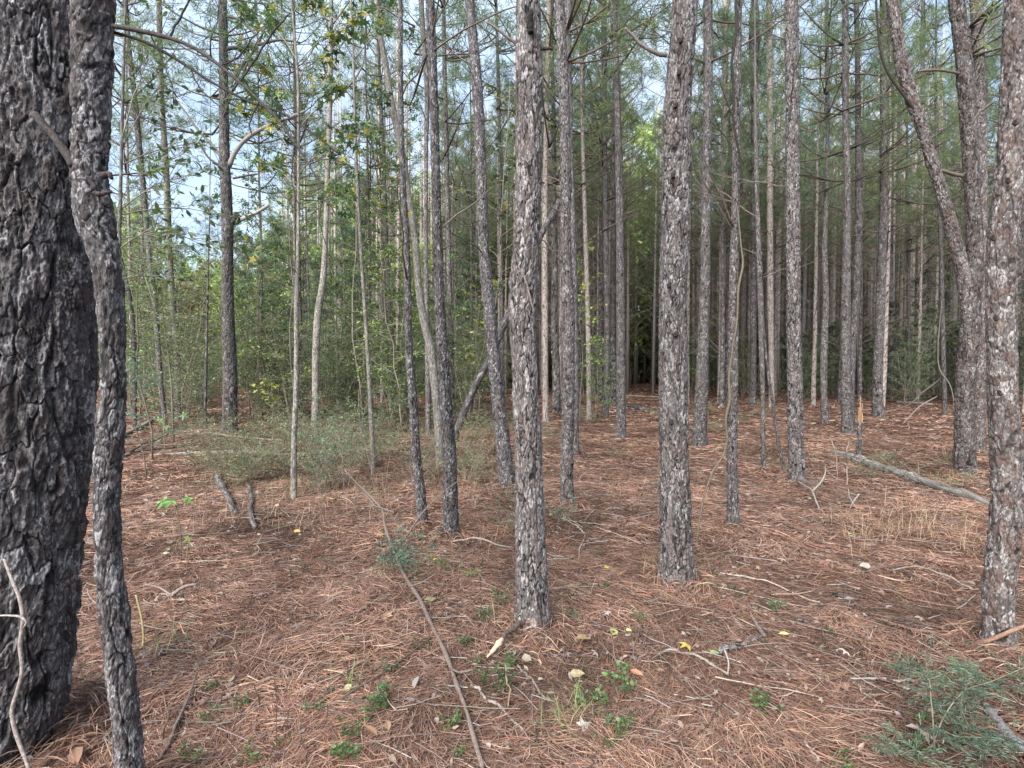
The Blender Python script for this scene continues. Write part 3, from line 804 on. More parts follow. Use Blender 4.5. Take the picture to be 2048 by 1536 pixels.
# the leaning limb of the forked pine, with bark
root, base, Y, PW = TREES['F']
G = trace([(1776, -60, 22), (1784, 0, 24), (1793, 60, 26), (1803, 124, 29), (1818, 180, 29), (1836, 235, 27), (1852, 282, 26), (1866, 330, 28), (1880, 372, 27), (1896, 430, 30), (1912, 490, 31), (1926, 550, 32), (1936, 620, 31), (1940, 680, 24), (1940, 740, 12)], Y - .06)
o = link('limb', bark_mesh('limb', G[:, :3] - base, G[:, 3], M_BARK_RED, 90, .011, .045, .08, .011, seed=777, knots=9), root)
o['label'] = 'scaly limb leaning far to the left'
limb('F', [(1752, -20, 4), (1756, 60, 4), (1761, 100, 4), (1772, 138, 4.2), (1790, 168, 4.5), (1810, 195, 4.5), (1834, 226, 5), (1846, 244, 5)], dy=-.1, col=(.035, .028, .024))
limb('F', [(1934, 150, 6), (1900, 143, 5), (1872, 140, 5), (1834, 143, 4)])
limb('F', [(1925, 352, 8), (1900, 346, 7), (1880, 340, 6)])
limb('A', [(70, 228, 15), (95, 258, 15), (120, 290, 16), (150, 332, 20)], dy=-.36, col=(.06, .05, .047), name='branch_stub')
limb('B', [(200, 352, 16), (222, 350, 9), (222, 358, 7)], dy=-.06, col=(.07, .055, .05), name='branch_stub')
limb('B', [(190, 388, 12), (215, 386, 7), (222, 383, 6)], dy=-.06, col=(.07, .055, .05), name='branch_stub')
LIMB = [(225, 52, 8.8), (262, 58, 8.8), (300, 66, 8.8), (340, 76, 8.0), (390, 98, 7.2), (440, 132, 6.4), (480, 165, 5.6), (520, 202, 5.6), (560, 243, 4.8), (590, 287, 4.8), (618, 330, 4.0), (650, 388, 4.0), (672, 432, 3.2), (690, 482, 2.4)]
limb('B', LIMB, col=(.075, .066, .06), name='arching_branch', wob=.001)
limb('B', [(225, 64, 6), (280, 80, 6), (330, 104, 6), (380, 134, 6), (440, 172, 5), (500, 204, 5), (560, 226, 4), (620, 262, 3), (680, 310, 3)], dy=.05, col=(.06, .05, .046), name='arching_branch')
for pts in ([(340, 76, 5), (352, 50, 4), (368, 20, 4), (385, -10, 3)], [(480, 165, 4), (530, 90, 4), (575, 30, 3)], [(520, 202, 3), (500, 250, 3), (520, 300, 2)], [(440, 132, 3), (470, 118, 3), (520, 60, 2)],
            [(618, 330, 3), (640, 320, 2), (700, 330, 2)], [(590, 287, 3), (585, 360, 2), (600, 420, 2)], [(380, 134, 3), (400, 175, 3), (440, 215, 2)], [(650, 388, 2), (640, 430, 2), (655, 500, 2)],
            [(560, 243, 3), (600, 230, 2), (660, 180, 2)], [(300, 66, 3), (330, 130, 2), (345, 175, 2)]):
    limb('B', pts, col=(.055, .047, .043), name='twig', dy=.02)
limb('C', [(1035, 88, 7), (1012, 72, 6), (990, 55, 5), (972, 44, 3)], col=(.16, .135, .12))
limb('C', [(1078, 96, 8), (1092, 97, 7), (1106, 98, 6)], dy=-.02, col=(.05, .04, .035), name='branch_stub')
limb('C', [(1062, 66, 12), (1061, 45, 11), (1062, 22, 9)], dy=-.09, col=(.02, .016, .014), name='branch_stub')
limb('C', [(1045, 540, 5), (1056, 575, 4), (1067, 625, 3)], dy=-.1, col=(.2, .16, .14), name='twig')
limb('D', [(1334, 110, 9), (1318, 108, 9), (1300, 100, 8), (1282, 88, 7), (1266, 72, 6), (1250, 56, 4)], col=(.17, .145, .135))
for x, y in ((1362, 85), (1358, 150), (1352, 215), (1346, 355), (1338, 575), (1352, 672), (1342, 848)):
    limb('D', [(x, y, 9), (x + 1, y - 5, 8), (x + 2, y - 9, 4)], dy=-.11, col=(.03, .024, .022), name='branch_stub')
for x, y in ((1990, 480), (2020, 365), (1995, 640), (2003, 790), (2034, 250)):
    limb('E', [(x, y, 8), (x - 3, y - 4, 7), (x - 6, y - 9, 4)], dy=-.09, col=(.05, .036, .03), name='branch_stub')
limb('E', [(1985, 205, 6), (1960, 225, 5), (1940, 250, 4)], col=(.1, .08, .07)); limb('E', [(2000, 40, 6), (1978, 60, 5), (1955, 80, 4), (1935, 70, 3)], col=(.1, .08, .07))
# stout grey pine's curving limbs
limb('S', [(458, 332, 10), (468, 308, 9), (482, 288, 8), (505, 268, 8), (540, 250, 7), (575, 236, 6), (610, 222, 4)], col=(.28, .25, .235))
limb('S', [(452, 330, 9), (438, 308, 7), (420, 285, 6), (398, 262, 5), (375, 230, 4), (345, 190, 3)], col=(.2, .18, .17))
limb('S', [(455, 97, 8), (485, 93, 7), (520, 88, 6), (560, 80, 5), (600, 85, 3)], col=(.14, .12, .11))
limb('S', [(462, 165, 6), (485, 130, 6), (515, 90, 5), (530, 55, 4)], col=(.14, .12, .11))
limb('S', [(455, 33, 6), (475, 38, 5), (500, 58, 5), (520, 80, 3)], col=(.14, .12, .11))
limb('S', [(462, 448, 9), (490, 436, 8), (515, 424, 7), (538, 410, 6)], dy=-.2, col=(.3, .28, .26))
limb('S', [(462, 450, 9), (470, 436, 8), (472, 424, 5)], dy=-.25, col=(.05, .04, .035), name='branch_stub')
limb('S', [(466, 357, 4), (490, 352, 4), (515, 348, 3)], col=(.07, .055, .05))
limb('S', [(448, 335, 5), (420, 318, 4), (398, 285, 4)], col=(.10, .08, .075))
limb('T', [(655, 210, 4), (690, 180, 4), (725, 130, 3), (730, 70, 3)], col=(.16, .14, .12)); limb('T', [(655, 60, 4), (680, 30, 3), (700, 0, 3)], col=(.14, .12, .1))
limb('I', [(1598, 955, 13), (1612, 966, 13), (1640, 975, 11), (1670, 985, 10), (1695, 1000, 9), (1718, 1012, 5)], dy=-.12, col=(.14, .115, .10), name='root')

# dark leaning trunk from behind the close pair to behind the centre pine
Yl = 10.6
Wl = trace([(1118, 404, 11), (1108, 425, 12), (1092, 452, 12), (1060, 520, 12), (1012, 640, 13), (976, 725, 14), (955, 765, 14), (935, 807, 14), (918, 850, 15), (905, 884, 16)], Yl)
bl = Wl[0, :3].copy(); bl[2] = float(gz(bl[0], bl[1]))
Wl[0, 2] = bl[2] - .03
r = empty('dead_leaning_tree', bl, 'dark dead trunk leaning up to the right behind the centre pine', 'dead tree')
link('trunk', bark_mesh('trunk', Wl[:, :3] - bl, Wl[:, 3], M_BARK_DARK, 40, .03, .05, .1, .006, seed=5), r)
a = Acc(); one_branch(a, np.array([np.interp(2.2, Wl[:, 2], Wl[:, k]) for k in range(3)]) - bl, 2.4, .7, RNG, .008, (.08, .065, .055)); link('branch', a.mesh('branch', M_TWIG), r)

# thin greenish trunk in the upper left corner
W0 = trace([(26, -60, 26), (20, 0, 26), (8, 60, 26), (-6, 120, 27), (-40, 300, 28), (-90, 620, 30), (-130, 1000, 32), (-150, 1500, 36)], 2.05)
b0 = W0[0, :3].copy(); b0[2] = float(gz(b0[0], b0[1])); W0[0, 2] = b0[2] - .1
r = empty('hardwood_sapling', b0, 'smooth tan trunk leaning into the top left corner', 'sapling')
link('trunk', bark_mesh('trunk', W0[:, :3] - b0, W0[:, 3], M_BARK_PALE, 40, .02, .03, .12, .0015, seed=6, knots=2), r)

# ------------------------------------------------------------------ pines nobody traced: the far stand
TRUNKS = []
for k in range(6):
    rg = np.random.default_rng(500 + k)
    z = np.linspace(-.2, 17, 12)
    P = np.stack([np.cumsum(rg.normal(0, .018, 12)) + .008 * z * rg.normal(), np.cumsum(rg.normal(0, .018, 12)), z], 1); P[:, :2] -= P[1, :2]
    R = .095 * (1 - .05 * np.clip(z, 0, 20)) + .012 * np.exp(-np.clip(z, 0, 9) * 3)
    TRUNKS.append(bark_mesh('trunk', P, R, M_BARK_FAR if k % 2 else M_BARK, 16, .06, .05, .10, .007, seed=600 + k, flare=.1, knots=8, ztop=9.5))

def clash(x, y, dmin):
    return any((x - a) ** 2 + (y - b) ** 2 < dmin * dmin for a, b in TAKEN)

def stand_tree(x, y, k, label, group, s=1., w=1., crown=True, dead=True, cs=1.):
    e = empty('pine_tree', (x, y, float(gz(x, y))), label, 'tree', group, RNG.uniform(0, 6.28), (s, s, s))
    t = link('trunk', TRUNKS[k % 6], e); t.scale = (w, w, 1)
    if crown:
        c1 = link('crown_wood', CROWN_WOOD[k % 5], e); c2 = link('crown', CROWN_NEEDLE[k % 5], e)
        c1.scale = c2.scale = (cs, cs, 1)
    if dead: link('dead_branches', DEAD[k % 5], e)
    TAKEN.append((x, y))
    return e

rg = np.random.default_rng(77)
cnt = 0
# planted rows to the right of centre
for d in np.arange(12.5, 58, 2.55):
    for u in np.arange(-6, 62, 2.05):
        x = u + rg.normal(0, .45); y = d + rg.normal(0, .5)
        px = 1024 + 1000 * x / y
        if px < 1010 + (40 if y < 30 else -120) or px > 2150: continue
        lim = .30 if y < 18 else .9
        if 1255 < px < 1320 and y < 42: continue            # the open lane down the row
        if rg.uniform() > lim or clash(x, y, .9) or cnt > 225: continue
        near = y < 26
        stand_tree(x, y, int(rg.integers(0, 30)), 'slender grey-brown pine in the dense far stand right of centre' if not near else 'thin background pine between the nearer trunks of the right stand',
                   'pines of the far right stand' if not near else 'pines of the nearer right stand', rg.uniform(.85, 1.15), rg.uniform(.75, 1.45), cs=rg.uniform(.8, 1.15)); cnt += 1
# loose pines on the left
for k in range(400):
    if cnt > 252: break
    y = rg.uniform(15, 55); px = rg.uniform(180, 1030); x = (px - 1024) / 1000 * y
    if 330 < px < 590 and y < 42 and rg.uniform() < .93: continue
    if px < 330 and rg.uniform() < .5: continue
    if clash(x, y, 1.6): continue
    stand_tree(x, y, int(rg.integers(0, 30)), 'scattered slim pine rising from the leafy thicket left of centre', 'pines of the left thicket', rg.uniform(.85, 1.1), rg.uniform(.5, 1.05), cs=rg.uniform(.8, 1.2)); cnt += 1

# ------------------------------------------------------------------ young pines and wood edge
YP = []
for k in range(3):
    w, n = pine_crown(700 + k, .9, 8.2 + k, 1.5, nw=18, tufts=6, per=34, pal=PINE_BLUE, low_up=.2, nw_=1.5)
    z = np.linspace(-.15, 8.8 + k, 8)
    t = bark_mesh('trunk', np.stack([0 * z, 0 * z, z], 1), np.linspace(.07, .01, 8), M_BARK_FAR, 12, .15, .05, .1, .004, seed=710 + k)
    YP.append((t, w, n))
for px, d, s in ((545, 24, 1.0), (500, 31, 1.1), (600, 34, 1.15), (690, 30, 1.2), (735, 26, 1.2), (560, 38, 1.3), (640, 24, .8), (930, 30, 1.0), (955, 36, 1.2), (300, 30, 1.0), (360, 36, 1.1), (1605, 36, 1.1), (1740, 40, 1.2), (820, 40, 1.4), (480, 45, 1.3)):
    k = int(rg.integers(0, 3)); x = (px - 1024) / 1000 * d
    place('young_pine', 'bushy young pine with blue-green needles down to the ground in the understory', 'young pine', 'young pines in the understory',
          zip(('trunk', 'crown_wood', 'crown'), YP[k]), (x, d, float(gz(x, d))), rg.uniform(0, 6.28), s)

EDGE = []
for k, (pal, H) in enumerate(((G_EDGE, 15), (G_EDGE, 18), (G_BLUE + G_EDGE[:2], 16), (G_OLIVE, 14), (G_RUST + G_EDGE[:1], 11))):
    rgk = np.random.default_rng(800 + k); wood, fol = Acc(), Acc()
    z = np.linspace(-.2, H * .95, 8); add_tube(wood, np.stack([.1 * np.sin(z), 0 * z, z], 1), np.linspace(.17, .02, 8), 7, (.17, .14, .11))
    tr = wood.mesh('trunk', M_TWIG)
    for c in range(105):
        t = rgk.uniform(0, 1) ** .85; zc = H * (.05 + .93 * t)
        rr = (H * .2) * math.sin(math.pi * min(1, .22 + .8 * (1 - t))) * rgk.uniform(.5, 1.1); az = rgk.uniform(0, 6.28)
        c0 = np.array([rr * math.cos(az), rr * math.sin(az), zc]); n = 42
        P = c0 + rgk.normal(0, .42, (n, 3)) * [1, 1, .7]
        put_leaves(fol, P, rgk.normal(0, 1, (n, 3)), rgk.uniform(.28, .55, n), DIAM, pick(rgk, n, pal) * rgk.uniform(.75, 1.2), rgk)
    EDGE.append((tr, fol.mesh('crown', M_LEAF, False)))
ne = 0
for k in range(130):
    d = rg.uniform(46, 80); px = -150 + ((k * 37) % 120 + rg.uniform(0, 1)) / 120 * 2500; x = (px - 1024) / 1000 * d
    if px > 1060 and rg.uniform() < .62 and not 1580 < px < 1700 and not 1225 < px < 1345: continue
    kk = int(rg.choice([0, 1, 2, 3, 4], p=[.3, .25, .2, .15, .1]))
    s = rg.uniform(1.05, 1.5)
    if 230 < px < 600: s = rg.uniform(.7, .98)
    place('woodland_tree', ['light yellow-green tree of the far woodland edge', 'tall yellow-green tree of the far woodland edge', 'blue-green tree of the far woodland edge', 'dull olive tree of the far woodland edge', 'rust-leaved tree of the far woodland edge'][kk],
          'tree', 'trees of the far woodland edge', zip(('trunk', 'crown'), EDGE[kk]), (x, d, float(gz(x, d))), rg.uniform(0, 6.28), s)

for k in range(17):
    d = rg.uniform(33, 46); px = 215 + (k + rg.uniform(0, 1)) / 17 * 800; x = (px - 1024) / 1000 * d; kk = int(rg.choice([0, 1, 3, 4], p=[.4, .35, .15, .1]))
    place('woodland_tree', ['light yellow-green leafy tree behind the left thicket', 'upright yellow-green tree behind the left thicket', '', 'olive leafy tree behind the left thicket', 'rust-tinged leafy tree behind the left thicket'][kk], 'tree', 'leafy trees behind the left thicket',
          zip(('trunk', 'crown'), EDGE[kk]), (x, d, float(gz(x, d))), rg.uniform(0, 6.28), rg.uniform(.48, .78))

# more of the stand far off: trunks too many and too thin to tell apart
def far_stand():
    r_ = np.random.default_rng(98); ac = Acc()
    for i in range(950):
        d = r_.uniform(30, 78); px = r_.uniform(1000, 2200) if r_.uniform() < .82 else r_.uniform(560, 1000); x = (px - 1024) / 1000 * d
        if 1262 < px < 1305 and d < 46: continue
        z = np.array([-.1, 5, 12, 23]); rr = r_.uniform(.07, .14)
        P = np.stack([x + np.cumsum(r_.normal(0, .06, 4)), d + 0 * z, z], 1)
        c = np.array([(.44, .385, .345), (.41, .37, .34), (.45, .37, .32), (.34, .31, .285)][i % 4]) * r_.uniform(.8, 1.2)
        add_tube(ac, P, rr * np.array([1.1, .9, .7, .2]), 6, c)
        for q in range(7):
            zz = r_.uniform(4, 12); az = r_.uniform(0, 6.28); l = r_.uniform(.5, 1.6); b_ = np.array([np.interp(zz, z, P[:, 0]), d, zz]); dr = np.array([math.cos(az), math.sin(az), r_.uniform(.2, 1)])
            add_tube(ac, np.stack([b_, b_ + dr * l * .6, b_ + dr * l + [0, 0, .1]]), [.018, .012, .008], 3, c * .8)
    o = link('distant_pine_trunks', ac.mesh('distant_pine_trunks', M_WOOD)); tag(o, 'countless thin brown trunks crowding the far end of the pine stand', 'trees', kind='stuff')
far_stand()

# the wood beyond: one leafy mass closing the view
def far_wood():
    r_ = np.random.default_rng(97); fo = Acc()
    n = 1500
    a_ = np.radians(r_.uniform(-58, 58, n)); d_ = r_.uniform(86, 112, n)
    hmax = np.where(a_ > .03, 2.6, 8.5) + 3.5 * vnoise(np.stack([a_ * 9, d_ * .05, a_ * 0], -1), 5)
    z_ = hmax * r_.uniform(0, 1, n) ** .8
    for i in range(n):
        m = 46; c0 = np.array([d_[i] * math.sin(a_[i]), d_[i] * math.cos(a_[i]), z_[i] + .4])
        pal = [G_EDGE, G_OLIVE, G_CEDAR, G_EDGE, G_RUST][int(r_.integers(0, 5))]
        put_leaves(fo, c0 + r_.normal(0, 1.0, (m, 3)) * [1, 1, .7], r_.normal(0, 1, (m, 3)), r_.uniform(.5, 1.0, m), DIAM, pick(r_, m, pal), r_)
    o = link('far_woodland', fo.mesh('far_woodland', M_LEAF, False)); tag(o, 'mixed green and olive woodland closing the view behind the pines', 'woodland', kind='stuff')
far_wood()

# ================================================================== UNDERSTORY
SHRUB = {
 'yaupon': [plant(1000 + k, 2.8 + .5 * k, 1.2, 4, 16, 62, .062, DIAM, G_YAUPON, .011, (.2, .18, .15), .6, .06, leaf_r=.085) for k in range(4)],
 'olive': [plant(1010 + k, 2.6 + .6 * k, 1.3, 4, 16, 52, .066, DIAM, G_OLIVE, .010, (.19, .16, .13), .65, .06, leaf_r=.095) for k in range(3)],
 'sapling': [plant(1020 + k, 5.5 + k, 1.5, 1, 34, 40, .09, OVAL, G_BRIGHT + G_GUM, .022, (.22, .19, .16), .4, .15, droop=.15, leaf_r=.10) for k in range(4)],
 'cedar': [plant(1030 + k, 4.6 + 1.4 * k, 1.5, 1, 60, 110, .085, DIAM, G_CEDAR, .03, (.13, .10, .08), .3, .04, droop=.25, flat=.6, leaf_r=.15) for k in range(3)],
 'lowblue': [plant(1040 + k, .75 + .15 * k, .5, 5, 8, 17, .034, OVAL, G_BLUE + G_YAUPON, .004, (.18, .16, .13), .8, .1, leaf_r=.07) for k in range(4)],
 'low': [plant(1050 + k, .45 + .12 * k, .6, 5, 9, 13, .034, OVAL, G_OLIVE + G_YAUPON, .004, (.20, .16, .12), 1.0, .1, leaf_r=.07) for k in range(4)],
 'bare': [plant(1060 + k, 1.5 + .5 * k, .8, 3, 10, 1.2, .03, DIAM, G_OLIVE, .006, (.20, .165, .14), .7, .1) for k in range(3)],
}
def shrub(kind, px, d, s, name, label, cat, group=None, k=None):
    x = (px - 1024) / 1000 * d
    k = int(rg.integers(0, len(SHRUB[kind]))) if k is None else k
    return place(name, label, cat, group, zip(('stem', 'foliage'), SHRUB[kind][k]), (x, d, float(gz(x, d))), rg.uniform(0, 6.28), s)

# leafy thicket left of centre
for k in range(96):
    d = 9.5 + 24 * rg.uniform() ** 1.2; px = rg.uniform(215, 1010)
    if d < 13 and 380 < px < 560: d += 6
    if d < 12: d += 3
    kind = rg.choice(['yaupon', 'olive', 'sapling', 'bare'], p=[.36, .24, .32, .08])
    shrub(kind, px, d, rg.uniform(.7, 1.25) * (.62 if d < 12 else 1), {'yaupon': 'evergreen_shrub', 'olive': 'olive_shrub', 'sapling': 'leafy_sapling', 'bare': 'bare_shrub'}[kind],
          {'yaupon': 'small-leaved green shrub in the thicket left of centre', 'olive': 'dull olive shrub in the thicket left of centre', 'sapling': 'thin sapling with loose bright leaves in the thicket left of centre', 'bare': 'almost leafless grey shrub in the thicket left of centre'}[kind],
          'shrub' if kind != 'sapling' else 'sapling', {'yaupon': 'green shrubs of the thicket', 'olive': 'olive shrubs of the thicket', 'sapling': 'saplings of the thicket', 'bare': 'bare shrubs of the thicket'}[kind])
# undergrowth between the trunks of the right stand
for k in range(60):
    d = rg.uniform(20, 48); px = rg.uniform(1040, 2120)
    if 1250 < px < 1325: continue
    kind = rg.choice(['yaupon', 'olive', 'bare', 'sapling'], p=[.30, .25, .10, .35])
    shrub(kind, px, d, rg.uniform(.8, 1.4), {'yaupon': 'evergreen_shrub', 'olive': 'olive_shrub', 'sapling': 'leafy_sapling', 'bare': 'bare_shrub'}[kind],
          {'yaupon': 'small-leaved green shrub among the right stand', 'olive': 'dull olive shrub among the right stand', 'sapling': 'thin leafy sapling among the right stand', 'bare': 'almost leafless grey shrub among the right stand'}[kind],
          'shrub' if kind != 'sapling' else 'sapling', {'yaupon': 'green shrubs of the right stand', 'olive': 'olive shrubs of the right stand', 'sapling': 'saplings of the right stand', 'bare': 'bare shrubs of the right stand'}[kind])
for px, d, s in ((1625, 24, 1.0), (1665, 27, 1.2), (1770, 23, .8), (1830, 26, 1.1), (1880, 24, .9), (1960, 22, 1.0), (2010, 19, .9), (2040, 24, 1.1), (2080, 20, 1.0), (1470, 30, .9), (1900, 30, 1.3), (1730, 31, 1.2)):
    shrub('cedar', px, d, s, 'cedar_tree', 'dark green bushy evergreen shading the back of the right stand', 'evergreen', 'dark evergreens of the right stand')
# single shrubs one can point to
shrub('lowblue', 628, 6.6, 1.15, 'low_shrub', 'tall blue-green bushy clump right of the thin grey sapling', 'shrub', k=0)
shrub('lowblue', 615, 6.2, .8, 'low_shrub', 'lower blue-green clump at the foot of the taller one', 'shrub', k=1)
shrub('lowblue', 640, 8.2, 1.2, 'low_shrub', 'blue-green shrub in front of the bent pale pine', 'shrub', k=2)
shrub('lowblue', 700, 8.0, 1.2, 'low_shrub', 'wide low green shrub over the fallen pole', 'shrub', k=3)
shrub('lowblue', 765, 8.9, 1.1, 'low_shrub', 'green shrub left of the wavy pine', 'shrub', k=0)
shrub('lowblue', 1068, 9.3, .8, 'low_shrub', 'bluish shrub between the centre pine and its grey neighbour', 'shrub', k=1)
shrub('lowblue', 1018, 4.7, .62, 'low_shrub', 'grey-green sprout close left of the large centre pine', 'shrub', k=2)
for k in range(64):
    px = rg.uniform(330, 1010); d = rg.uniform(6.6, 12.5)
    shrub('low', px, d, rg.uniform(.6, 1.25), 'ground_shrub', 'straggly ankle-high shrub on the shady floor left of centre', 'shrub', 'straggly ground shrubs left of centre')
for px, d, s in ((1240, 9, .5), (1100, 10.5, .8), (1440, 12, .7), (1480, 14, .8), (1750, 8.2, .55), (1800, 7.4, .5), (1745, 7.0, .55), (1870, 8, .5), (1335, 12, .8), (1900, 6.3, .5), (1560, 7.6, .4), (1180, 14, .9), (1330, 15, .9), (1420, 17, 1.1), (1540, 16, 1.0)):
    shrub('low', px, d, s, 'ground_shrub', 'straggly ankle-high shrub on the needle floor of the right stand', 'shrub', 'straggly ground shrubs of the right stand')
for px, d, s in ((760, 5.6, .5), (690, 6.0, .55), (820, 6.4, .5), (640, 5.4, .4), (540, 7.2, .6), (735, 7.1, .6), (955, 7.4, .5), (1640, 6.2, .35), (1700, 5.8, .35)):
    shrub('bare', px, d, s, 'bare_shrub', 'bare wispy twigs sprouting from the needle floor', 'shrub', 'bare wispy sprouts')

# blue-green low spray of the left (flat layered twigs) and the yellow-leaved sprig
def sprig(name, label, px, d, z, H, spread, nbr, leafs, size, tpl, pal, seed, nstem=1, **kw):
    x = (px - 1024) / 1000 * d
    s, f = plant(seed, H, spread, nstem, nbr, leafs, size, tpl, pal, **kw)
    return place(name, label, 'plant' if H < 1 else 'sapling', None, (('stem', s), ('foliage', f)), (x, d, float(gz(x, d)) + z), rg.uniform(0, 6.28), 1)
sprig('leafy_sapling', 'sapling with flat pale blue-green sprays just right of the dark left trunks', 292, 7.2, 0, 2.1, 1.15, 20, 60, .045, DIAM, G_BLUE, 31, stem_r=.01, start=.22, flat=.25, leaf_r=.10, droop=.05)
sprig('leafy_sapling', 'feathery olive sapling hanging right of the dark left trunks', 300, 8.5, 0, 4.6, 1.5, 30, 55, .05, DIAM, G_OLIVE + G_YAUPON, 32, stem_r=.016, start=.35, droop=.35, flat=.5, leaf_r=.12)
sprig('leafy_sapling', 'taller green sapling behind the feathery olive one', 345, 10.5, 0, 6.2, 1.6, 30, 50, .06, OVAL, G_BRIGHT + G_GUM, 33, stem_r=.02, start=.35, droop=.25, leaf_r=.12)
sprig('leafy_sapling', 'sapling with yellow autumn leaves between the stout grey and bent pale pines', 545, 10.5, 0, 1.5, .8, 9, 7, .085, STAR, G_YELLOW, 34, stem_r=.007, start=.5, leaf_r=.1)
sprig('leafy_sapling', 'slight sapling with scattered yellow-green leaves near the tilted pale stem', 720, 11.5, 0, 3.4, .9, 14, 8, .08, OVAL, G_YELLOW + G_BRIGHT, 35, stem_r=.012, start=.35, leaf_r=.12)
sprig('leafy_sapling', 'sapling with lime leaves between the two grey central pines', 1160, 13.5, 0, 5.6, 1.3, 20, 14, .09, STAR, G_YELLOW + G_BRIGHT, 36, stem_r=.014, start=.35, leaf_r=.14)
sprig('leafy_sapling', 'green leafy bush low between the thin lone pines', 1190, 14.5, 0, 2.6, 1.1, 22, 26, .07, OVAL, G_BRIGHT, 37, nstem=2, stem_r=.012, leaf_r=.14)
sprig('leafy_sapling', 'sapling with small green leaves behind the leaning dark pine', 955, 11.5, 0, 4.4, 1.1, 18, 14, .09, STAR, G_GUM + G_YELLOW, 38, stem_r=.013, start=.25, leaf_r=.12)
sprig('leafy_sapling', 'tall gum sapling with star leaves framing the leaning dark pine', 985, 9.0, 0, 7.6, 1.5, 26, 14, .10, STAR, G_GUM, 39, stem_r=.02, start=.42, leaf_r=.12)

# the thin grey gum sapling with star leaves, and the dark-leaved one behind the left trunks
def traced_sapling(label, Y, pts, sprays, seed, size, tpl, pal, leafs, col=(.24, .22, .19), seglen=(.3, .8)):
    rgs = np.random.default_rng(seed)
    W = trace(pts, Y); b = W[0, :3].copy(); b[2] = float(gz(b[0], b[1])); W[0, 2] = b[2] - .08
    r = empty('gum_sapling', b, label, 'sapling')
    link('trunk', bark_mesh('trunk', W[:, :3] - b, W[:, 3], M_BARK_PALE, 26, .02, .02, .06, .0015, seed=seed, knots=3), r)
    for (px, py, tx, ty, dep, wpx) in sprays:
        p0, t = at_depth(px, py, Y); p1, t1 = at_depth(tx, ty, Y + dep)
        z = p0[2]; c = np.array([np.interp(z, W[:, 2], W[:, k]) for k in range(3)])
        k = np.linspace(0, 1, 8)[:, None]
        path = c + (p1 - c) * k + np.array([0, 0, 1]) * np.linalg.norm(p1 - c) * .10 * np.sin(np.pi * k) + rgs.normal(0, .012, (8, 3)) * k
        wa, fa = Acc(), Acc()
        add_tube(wa, path - b, np.linspace(wpx / 2 / FPX * Y, .0016, 8), 5, col)
        ends = []
        for q in range(6):
            f = rgs.uniform(.25, 1.0); c2 = np.array([np.interp(f, k[:, 0], path[:, i]) for i in range(3)])
            d2 = (p1 - c) / np.linalg.norm(p1 - c) + rgs.normal(0, .6, 3); d2 /= np.linalg.norm(d2)
            l2 = rgs.uniform(*seglen) * .5
            kk = np.linspace(0, 1, 4)[:, None]
            tw = c2 + d2 * l2 * kk - np.array([0, 0, .12]) * l2 * kk ** 2
            add_tube(wa, tw - b, np.linspace(.003, .0012, 4), 4, col)
            n = rgs.integers(max(2, leafs - 2), leafs + 3)
            ff = rgs.uniform(.15, 1, n)
            P = np.stack([np.interp(ff, kk[:, 0], tw[:, i]) for i in range(3)], 1) + rgs.normal(0, .03, (n, 3))
            D = rgs.normal(0, 1, (n, 3)) + d2 * .7; D[:, 2] -= .5
            nr = rgs.normal(0, .7, (n, 3)); nr[:, 1] -= .6
            put_leaves(fa, P - b, D, size * rgs.uniform(.6, 1.15, n), tpl, pick(rgs, n, pal), rgs, nr)
        br = link('branch', wa.mesh('branch', M_TWIG), r)
        link('leaves', fa.mesh('leaves', M_LEAF, False), br)
    return r
traced_sapling('thin straight grey sapling with dark star-shaped leaves high up, left of centre', 6.0,
    [(580, -60, 3.5), (583, 0, 4), (590, 80, 5), (595, 150, 6), (597, 300, 6.5), (596, 500, 7.5), (593, 600, 9), (593, 750, 11), (588, 900, 12), (588, 1003, 14)],
    [(596, 330, 500, 215, .3, 3), (596, 300, 520, 170, -.4, 3), (595, 260, 680, 190, .3, 3), (595, 210, 470, 90, -.2, 3), (594, 170, 650, 60, .2, 3), (592, 120, 520, 40, .4, 3), (596, 350, 660, 300, -.3, 3),
     (590, 90, 700, 110, .3, 2), (588, 60, 480, 10, -.3, 2), (586, 30, 620, -20, .2, 2), (596, 380, 520, 330, .4, 3), (595, 240, 720, 260, .2, 2), (592, 130, 730, 30, .1, 2), (597, 420, 690, 400, .2, 2), (596, 545, 500, 490, -.4, 4)], 51, .115, STAR, G_GUM, 7)
traced_sapling('leafy sapling with pointed dark leaves emerging from behind the crooked slim trunk', 3.6,
    [(252, -30, 5), (248, 100, 6), (243, 300, 8), (238, 500, 9), (232, 700, 11), (228, 900, 12), (226, 1179, 14)],
    [(243, 300, 330, 170, .2, 3), (243, 330, 420, 300, .3, 3), (240, 420, 400, 350, .2, 3), (240, 430, 470, 440, .4, 3), (243, 280, 300, 110, -.1, 3), (238, 500, 340, 460, -.2, 3), (238, 480, 400, 480, .3, 3), (245, 200, 360, 220, .3, 3), (236, 560, 330, 560, .2, 3), (240, 400, 310, 320, .1, 2), (247, 120, 320, 40, .2, 2)], 52, .062, OVAL, G_GUM[:5] + [(.12, .13, .05)], 7)
traced_sapling('sapling with dark leaves screening the top of the pale curving hardwood', 7.4,
    [(700, -40, 4), (706, 100, 5), (712, 300, 6), (722, 500, 7), (735, 700, 8), (748, 950, 10)],
    [(706, 90, 640, 20, .3, 3), (706, 120, 780, 60, .2, 3), (708, 200, 640, 150, -.3, 3), (708, 180, 770, 190, .3, 3), (710, 260, 800, 320, .4, 3), (712, 300, 650, 290, .2, 3), (705, 60, 740, -20, .1, 2), (715, 350, 800, 420, .2, 2), (704, 40, 820, 10, .3, 2), (718, 420, 690, 380, .2, 2)], 53, .10, STAR, G_GUM, 6)

